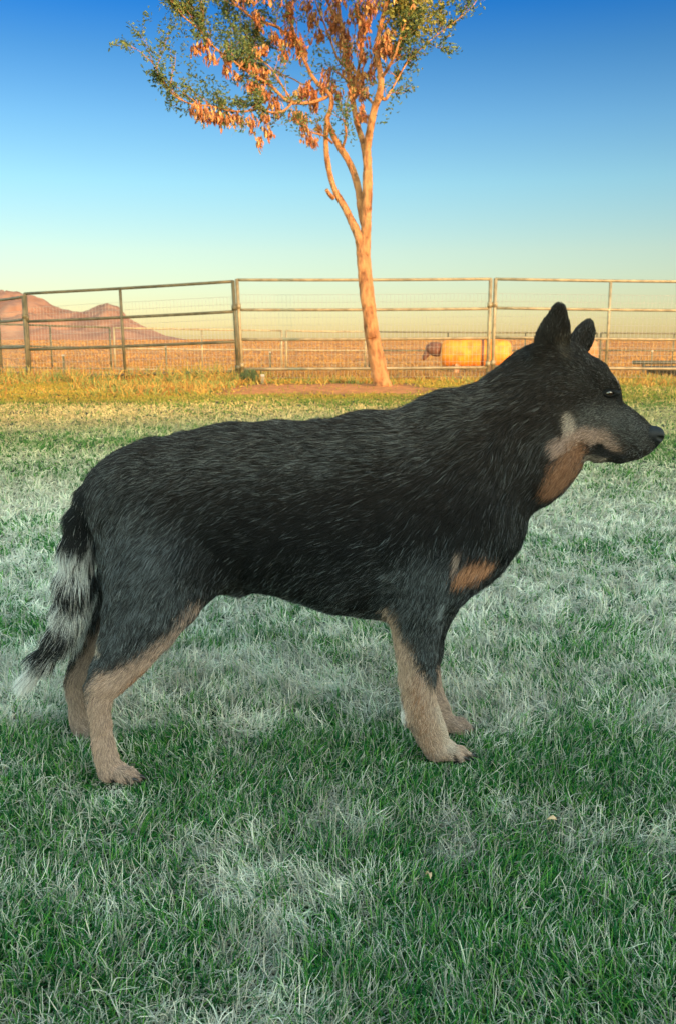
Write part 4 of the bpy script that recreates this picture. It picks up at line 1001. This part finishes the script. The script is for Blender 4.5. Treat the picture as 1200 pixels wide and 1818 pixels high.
COMB = [(1150, 770, -1, .2), (1100, 740, -1, .05), (1075, 660, -.8, -.5), (1020, 625, -.9, -.3), (1030, 780, -1, .35), (1050, 720, -1, .2), (990, 700, -1, .3), (1010, 830, -.8, .7), (960, 640, -.9, .2), (920, 700, -1, .45), (950, 860, -.6, .8), (880, 690, -1, .5), (900, 800, -.5, .9), (830, 740, -1, .35),
        (900, 930, -.3, 1), (860, 1010, -.5, .7), (830, 850, -.7, .8), (770, 850, -1, .6), (780, 960, -.5, 1), (750, 740, -1, .1), (650, 780, -1, .12), (600, 900, -1, .35), (650, 1000, -.9, .5), (500, 770, -1, .12), (400, 780, -1, .15), (450, 900, -1, .3), (550, 1050, -.7, .8), (650, 1080, -.6, .8), (450, 1030, -.6, .8), (385, 1050, -.5, .7), (300, 800, -1, .3), (220, 820, -.9, .55), (300, 900, -.8, .7), (180, 880, -.4, 1),
        (200, 960, -.2, 1), (280, 1000, -.6, .8), (340, 1030, -.5, .9), (240, 1080, -.4, 1), (180, 1060, .0, 1), (300, 1110, -.6, .8), (230, 1170, -.7, .7), (190, 1220, -.3, 1), (180, 1290, -.05, 1), (190, 1340, .2, 1), (225, 1372, 1, .4), (150, 1200, -.3, 1), (142, 1260, .1, 1), (155, 1300, .7, .6), (730, 1020, -.4, 1), (700, 1090, -.5, .9), (740, 1120, -.25, 1), (735, 1200, -.3, 1), (745, 1260, -.2, 1), (765, 1310, .2, 1), (810, 1335, 1, .35), (770, 1150, -.1, 1), (800, 1285, 1, .3),
        (150, 900, -.3, 1), (135, 960, -.15, 1), (130, 1030, -.15, 1), (120, 1090, -.35, 1), (100, 1150, -.65, .8), (60, 1200, -.7, .75), (985, 580, .15, -1), (1040, 585, .2, -1), (990, 555, .1, -1)]
HLEN = [(1160, 775, 3), (1100, 750, 6), (1060, 680, 8), (1000, 620, 12), (1040, 790, 9), (1080, 700, 4), (990, 580, 8), (1040, 585, 7), (990, 830, 18), (1000, 720, 12), (940, 640, 18), (940, 760, 32), (880, 690, 30), (900, 900, 32), (850, 850, 34), (870, 1020, 30), (760, 740, 32), (714, 722, 62), (700, 745, 34), (650, 900, 28), (600, 760, 28), (450, 770, 28), (300, 790, 28), (210, 830, 24), (450, 900, 26), (650, 1080, 30), (550, 1060, 30), (440, 1040, 24), (385, 1050, 16), (280, 950, 26), (270, 1060, 22), (350, 1040, 22), (190, 960, 26), (180, 1080, 26), (210, 1150, 16), (200, 1210, 10), (180, 1300, 9), (220, 1372, 8), (150, 1200, 10), (142, 1270, 8), (750, 1020, 22), (695, 1090, 26), (740, 1130, 12), (712, 1220, 16), (760, 1250, 8), (770, 1310, 8), (815, 1335, 7), (800, 1285, 7), (150, 900, 24), (135, 960, 34), (130, 1040, 46), (115, 1110, 50), (80, 1170, 48), (55, 1210, 44)]
def idw(x, z, tbl, cols, p=4):
    num = np.zeros((len(x), cols)); den = np.zeros(len(x))
    for row in tbl:
        q = W(row[0], row[1], 1.19); d2 = (x - q[0]) ** 2 + (z - q[2]) ** 2 + 1e-5; w = d2 ** (-p / 2)
        num += w[:, None] * np.array(row[2:], float)[None]; den += w
    return num / den[:, None]

def dog():
    V, F = build_dog()
    root = empty('dog', (W(500, 1000, 1.19)[0], 1.19, 0))
    tag(root, 'black speckled cattle dog with tan markings standing side on in the grass', 'dog')
    O = np.array(root.location)
    M_skin = attr_mat('coat_under', rough=.8, spec=.15)
    body = mesh_obj('body', V - O, F, M_skin, root)
    n = len(V); g = np.random.default_rng(77)
    cm = coat(V, g.random(n), g.random(n)); tm = tail_amt(V)[:, None]; cm = lerp(cm, tail_col(V, g.random(n), g.random(n)), tm)
    # blur the skin colours a little
    e = np.concatenate([F[:, [0, 1]], F[:, [1, 2]], F[:, [2, 3]], F[:, [3, 0]]]); deg = np.bincount(e.ravel(), minlength=n)
    for it in range(5): cm = np.stack([(np.bincount(e[:, 0], cm[e[:, 1], i], n) + np.bincount(e[:, 1], cm[e[:, 0], i], n)) / deg for i in range(3)], 1)
    set_col(body.data, cm * .45)
    # surface normals
    A, B_, C_, D_ = [V[F[:, i]] for i in range(4)]; fn = np.cross(C_ - A, D_ - B_); ar = np.linalg.norm(fn, axis=1) / 2 + 1e-12
    vn = np.zeros_like(V)
    for i in range(4):
        for j in range(3): vn[:, j] += np.bincount(F[:, i], fn[:, j], n)
    vn /= np.linalg.norm(vn, axis=1)[:, None] + 1e-12
    # roots
    def grow(N, name, lscale, guard):
        x = A[:, 0]; wgt = ar * np.where((V[F[:, 0], 0] > W(965, 700, 1.2)[0]), 2.2, 1.0) * np.where(V[F[:, 0], 2] < .17, 1.8, 1.0)
        fi = g.choice(len(F), N, p=wgt / wgt.sum()); u, v = g.random(N), g.random(N)
        w4 = [(1 - u) * (1 - v), u * (1 - v), u * v, (1 - u) * v]
        P = sum(w4[i][:, None] * V[F[fi, i]] for i in range(4)); Nn = sum(w4[i][:, None] * vn[F[fi, i]] for i in range(4)); Nn /= np.linalg.norm(Nn, axis=1)[:, None]
        d2 = idw(P[:, 0], P[:, 2], COMB, 2); L = idw(P[:, 0], P[:, 2], HLEN, 1)[:, 0] * 1.19 / FPX; ta = tail_amt(P); L = L * np.where((ta > .4) | (P[:, 2] < .15), 1, .74)
        D = np.stack([d2[:, 0], np.zeros(N), -d2[:, 1]], 1); D /= np.linalg.norm(D, axis=1)[:, None] + 1e-9
        # back, chest front and belly: let the coat also fall outwards
        D[:, 1] += Nn[:, 1] * .15
        D0 = D - Nn * (D * Nn).sum(1)[:, None]; D0 /= np.linalg.norm(D0, axis=1)[:, None] + 1e-9
        # locks: neighbouring hairs share a small deviation
        s1 = 75.0
        dev = np.stack([noise(P[:, 0] * s1, P[:, 1] * s1, P[:, 2] * s1, seed=400 + i) - .5 for i in range(3)], 1) * 1.1
        dev += np.stack([noise(P[:, 0] * 220, P[:, 1] * 220, P[:, 2] * 220, seed=410 + i) - .5 for i in range(3)], 1) * .9
        D = D + dev * .55 + g.normal(0, .13, (N, 3))
        D -= Nn * (D * Nn).sum(1)[:, None]; D /= np.linalg.norm(D, axis=1)[:, None] + 1e-9

        lift = .30 + .15 * g.random(N) + .10 * sstep(.02, .04, L) + .12 * ta
        shortf = sstep(.012, .005, L); lift = lift + .08 * shortf + .16 * sstep(.35, .85, Nn[:, 2]) * sstep(.30, .36, P[:, 2]) * sstep(.012, .018, L); fly = g.random(N) < .09; lift = np.where(fly, lift + g.uniform(.1, .45, N), lift)
        ruf = noise(P[:, 0] * 55, P[:, 1] * 55, P[:, 2] * 55, seed=600); lift = lift * (.55 + 1.1 * ruf) ; L = L * (.85 + .35 * ruf)
        L = np.maximum(L, .0045) * g.uniform(.6, 1.2, N) * lscale

        k = 5; t = np.linspace(0, 1, k); pts = np.zeros((N, k, 3)); pts[:, 0] = P - Nn * np.minimum(.0008, L * .05)[:, None]
        for i in range(1, k):
            a = lift * (1 - .85 * t[i])
            dd = D * np.cos(a)[:, None] + Nn * np.sin(a)[:, None] + np.array([0, 0, -.18]) * t[i] * sstep(.015, .03, L)[:, None]
            dd += g.normal(0, .05, (N, 3)); dd /= np.linalg.norm(dd, axis=1)[:, None]
            pts[:, i] = pts[:, i - 1] + dd * (L / (k - 1))[:, None]
        # clump tips to lock centres
        cell = .0045
        jit = P + g.normal(0, .0012, P.shape)
        key = np.floor(jit / cell).astype(np.int64); key = key[:, 0] * 73856093 ^ key[:, 1] * 19349663 ^ key[:, 2] * 83492791
        _, inv = np.unique(key, return_inverse=True); cnt = np.bincount(inv).astype(float)
        amt = .42 * sstep(.006, .02, L)
        for i in range(2, k):
            mean = np.stack([np.bincount(inv, pts[:, i, j]) / cnt for j in range(3)], 1)[inv]
            pts[:, i] += (mean - pts[:, i]) * (amt * t[i])[:, None]
        r1, r2 = g.random(N), g.random(N)
        # lock-wise streaks of grey
        lk = _h(key, key * 0, key * 0, 5) if False else (np.abs(np.sin(inv * 12.9898) * 43758.5453) % 1.0)
        q = P - D0 * ((P * D0).sum(1) * .62)[:, None]
        st = fbm(q[:, 0] * 480, q[:, 1] * 480, q[:, 2] * 480, seed=500, o=2)
        rk = np.empty(N); rk[np.argsort(st)] = np.linspace(0, 1, N)
        face = sstep(W(1000, 700, 1.2)[0], W(1050, 700, 1.2)[0], P[:, 0])
        r1m = np.where(g.random(N) < .10 + .35 * face, 1 - rk, r1)
        tint = np.where(g.random(N) < .16 + .26 * face, rk, r2)
        c = coat(P, r1m, tint) * (.70 + .50 * rk)[:, None]; c = np.where((g.random(N) < ta)[:, None], tail_col(P, r1, r2), c)
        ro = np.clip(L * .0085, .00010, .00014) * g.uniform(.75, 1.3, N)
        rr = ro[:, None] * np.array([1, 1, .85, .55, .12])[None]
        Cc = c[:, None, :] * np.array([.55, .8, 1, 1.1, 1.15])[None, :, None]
        # hair buried near eyes and nose is skipped
        ok = np.ones(N, bool)
        for (ex, ey, EY, er) in EYES: q = np.array(W(ex, ey, EY)); ok &= np.linalg.norm(P - q, axis=1) > er
        ok &= P[:, 0] < W(1161, 775, 1.204)[0]; ok &= P[:, 2] > .004
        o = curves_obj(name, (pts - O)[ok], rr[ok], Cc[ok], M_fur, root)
        return o
    M_fur = attr_mat('fur', rough=.5, spec=.22)
    EYES = [(1080, 697.5, 1.1885, .0075), (1092, 694, 1.2395, .0065)]
    grow(520000, 'fur', 1.0, False)
    # eyes, nose, claws
    def ball(c, r, m_, name, sc=(1, 1, 1), par=root):
        V = []; F_ = []; nu, nv = 24, 14
        for j in range(nv + 1):
            ph = math.pi * j / nv
            for i in range(nu): th = 2 * math.pi * i / nu; V.append((c[0] + r * sc[0] * math.sin(ph) * math.cos(th), c[1] + r * sc[1] * math.sin(ph) * math.sin(th), c[2] + r * sc[2] * math.cos(ph)))
        for j in range(nv):
            for i in range(nu): F_.append((j * nu + i, (j + 1) * nu + i, (j + 1) * nu + (i + 1) % nu, j * nu + (i + 1) % nu))
        return mesh_obj(name, np.array(V) - O, F_, m_, par)
    M_eye = mat('eye', (.018, .009, .005), .04, spec=.9); M_lid = mat('eyelid', (.004, .004, .004), .7, spec=.15)
    for s_ in (-1, 1):
        c = DW(1079, 698, 1.2155 + s_ * .0240)
        ball(c, .0076, M_eye, 'eye')
        # lids: a dark rim round the almond opening
        V_ = []; F_ = []; m_ = 28
        for i in range(m_):
            th = 2 * math.pi * i / m_; ex, ez = .0072 * math.cos(th), .0034 * math.sin(th) * (1 - .25 * abs(math.cos(th)))
            for (k, q) in ((.80, .0068), (1.0, .0077), (1.5, .0066), (2.3, .000)):
                rr = math.hypot(ex, ez) * k; yy = q
                V_.append((c[0] + ex * k, c[1] + s_ * yy, c[2] + ez * k))
        for i in range(m_):
            for k in range(3):
                a = i * 4 + k; b = ((i + 1) % m_) * 4 + k; F_.append((a, b, b + 1, a + 1) if s_ > 0 else (a, a + 1, b + 1, b))
        mesh_obj('eyelid', np.array(V_) - O, F_, M_lid, root)
    nf = Field(np.array(W(1140, 800, 1.2)) - .01, np.array(W(1190, 745, 1.21)) + .012 + np.array([0, .02, 0])) if False else None
    M_nose = noisy_mat('nose_leather', (.006, .007, .008), (.014, .015, .017), 900, rough=.55, bump=.0006, spec=.2)
    V_, F_ = nose_mesh(); mesh_obj('nose', V_ - O, F_, M_nose, root)
    M_claw = mat('claw', (.02, .018, .016), .35)
    for c, i in CLAWS:
        b = MB(); d = Vector(c) - Vector(O)
        p = [d + Vector((.001, 0, .001)), d + Vector((.007, 0, .0005)), d + Vector((.012, 0, -.003)), d + Vector((.0145, 0, -.007))]
        b.tube(p, [.0024, .0022, .0015, .0004], 8); b.build('claw', M_claw, root)
    wg = np.random.default_rng(5); nW = 26; sd = np.where(wg.random(nW) < .5, -1, 1)
    wp = np.array([W(1105 + 35 * a, 785 + 14 * b, 1.208) for a, b in wg.random((nW, 2))]); wp[:, 1] += sd * .017
    wd = np.stack([wg.normal(-.15, .35, nW), sd * wg.uniform(.5, 1, nW), wg.normal(-.35, .3, nW)], 1); wd /= np.linalg.norm(wd, axis=1)[:, None]
    wl = wg.uniform(.012, .030, nW); tt = np.linspace(0, 1, 5)
    pp = wp[:, None] + wd[:, None] * (wl[:, None] * tt)[..., None] + np.array([-.1, 0, -.3])[None, None] * ((wl[:, None] * tt) ** 2 * 8)[..., None]
    curves_obj('whiskers', pp - O, np.full((nW, 5), .00013) * (1 - .7 * tt)[None], np.full((nW, 5, 3), .22), M_fur, root)
def nose_mesh():
    global VOX
    old = VOX; VOX = .0011
    c = DW(1159, 775, 1.2035)
    f = Field(c - .026, c + .026); u = 1.2 / FPX
    f.cone(c + np.array([-.009, 0, .003]), .0130, .0165, c + np.array([.0018, 0, .0015]), .0124, .0150, .003)
    f.cone(c + np.array([-.004, 0, -.009]), .007, .008, c + np.array([.000, 0, -.011]), .006, .005, .006)
    for s_ in (-1, 1):
        f.cone(c + np.array([.010, s_ * .0065, -.002]), .0032, .0028, c + np.array([.001, s_ * .0165, .000]), .0022, .0022, .0025, 's')
    f.cone(c + np.array([.013, 0, .004]), .0012, .0010, c + np.array([.008, 0, -.014]), .0014, .001, .0015, 's')
    V, F = f.mesh(); VOX = old
    return V, F
dog()
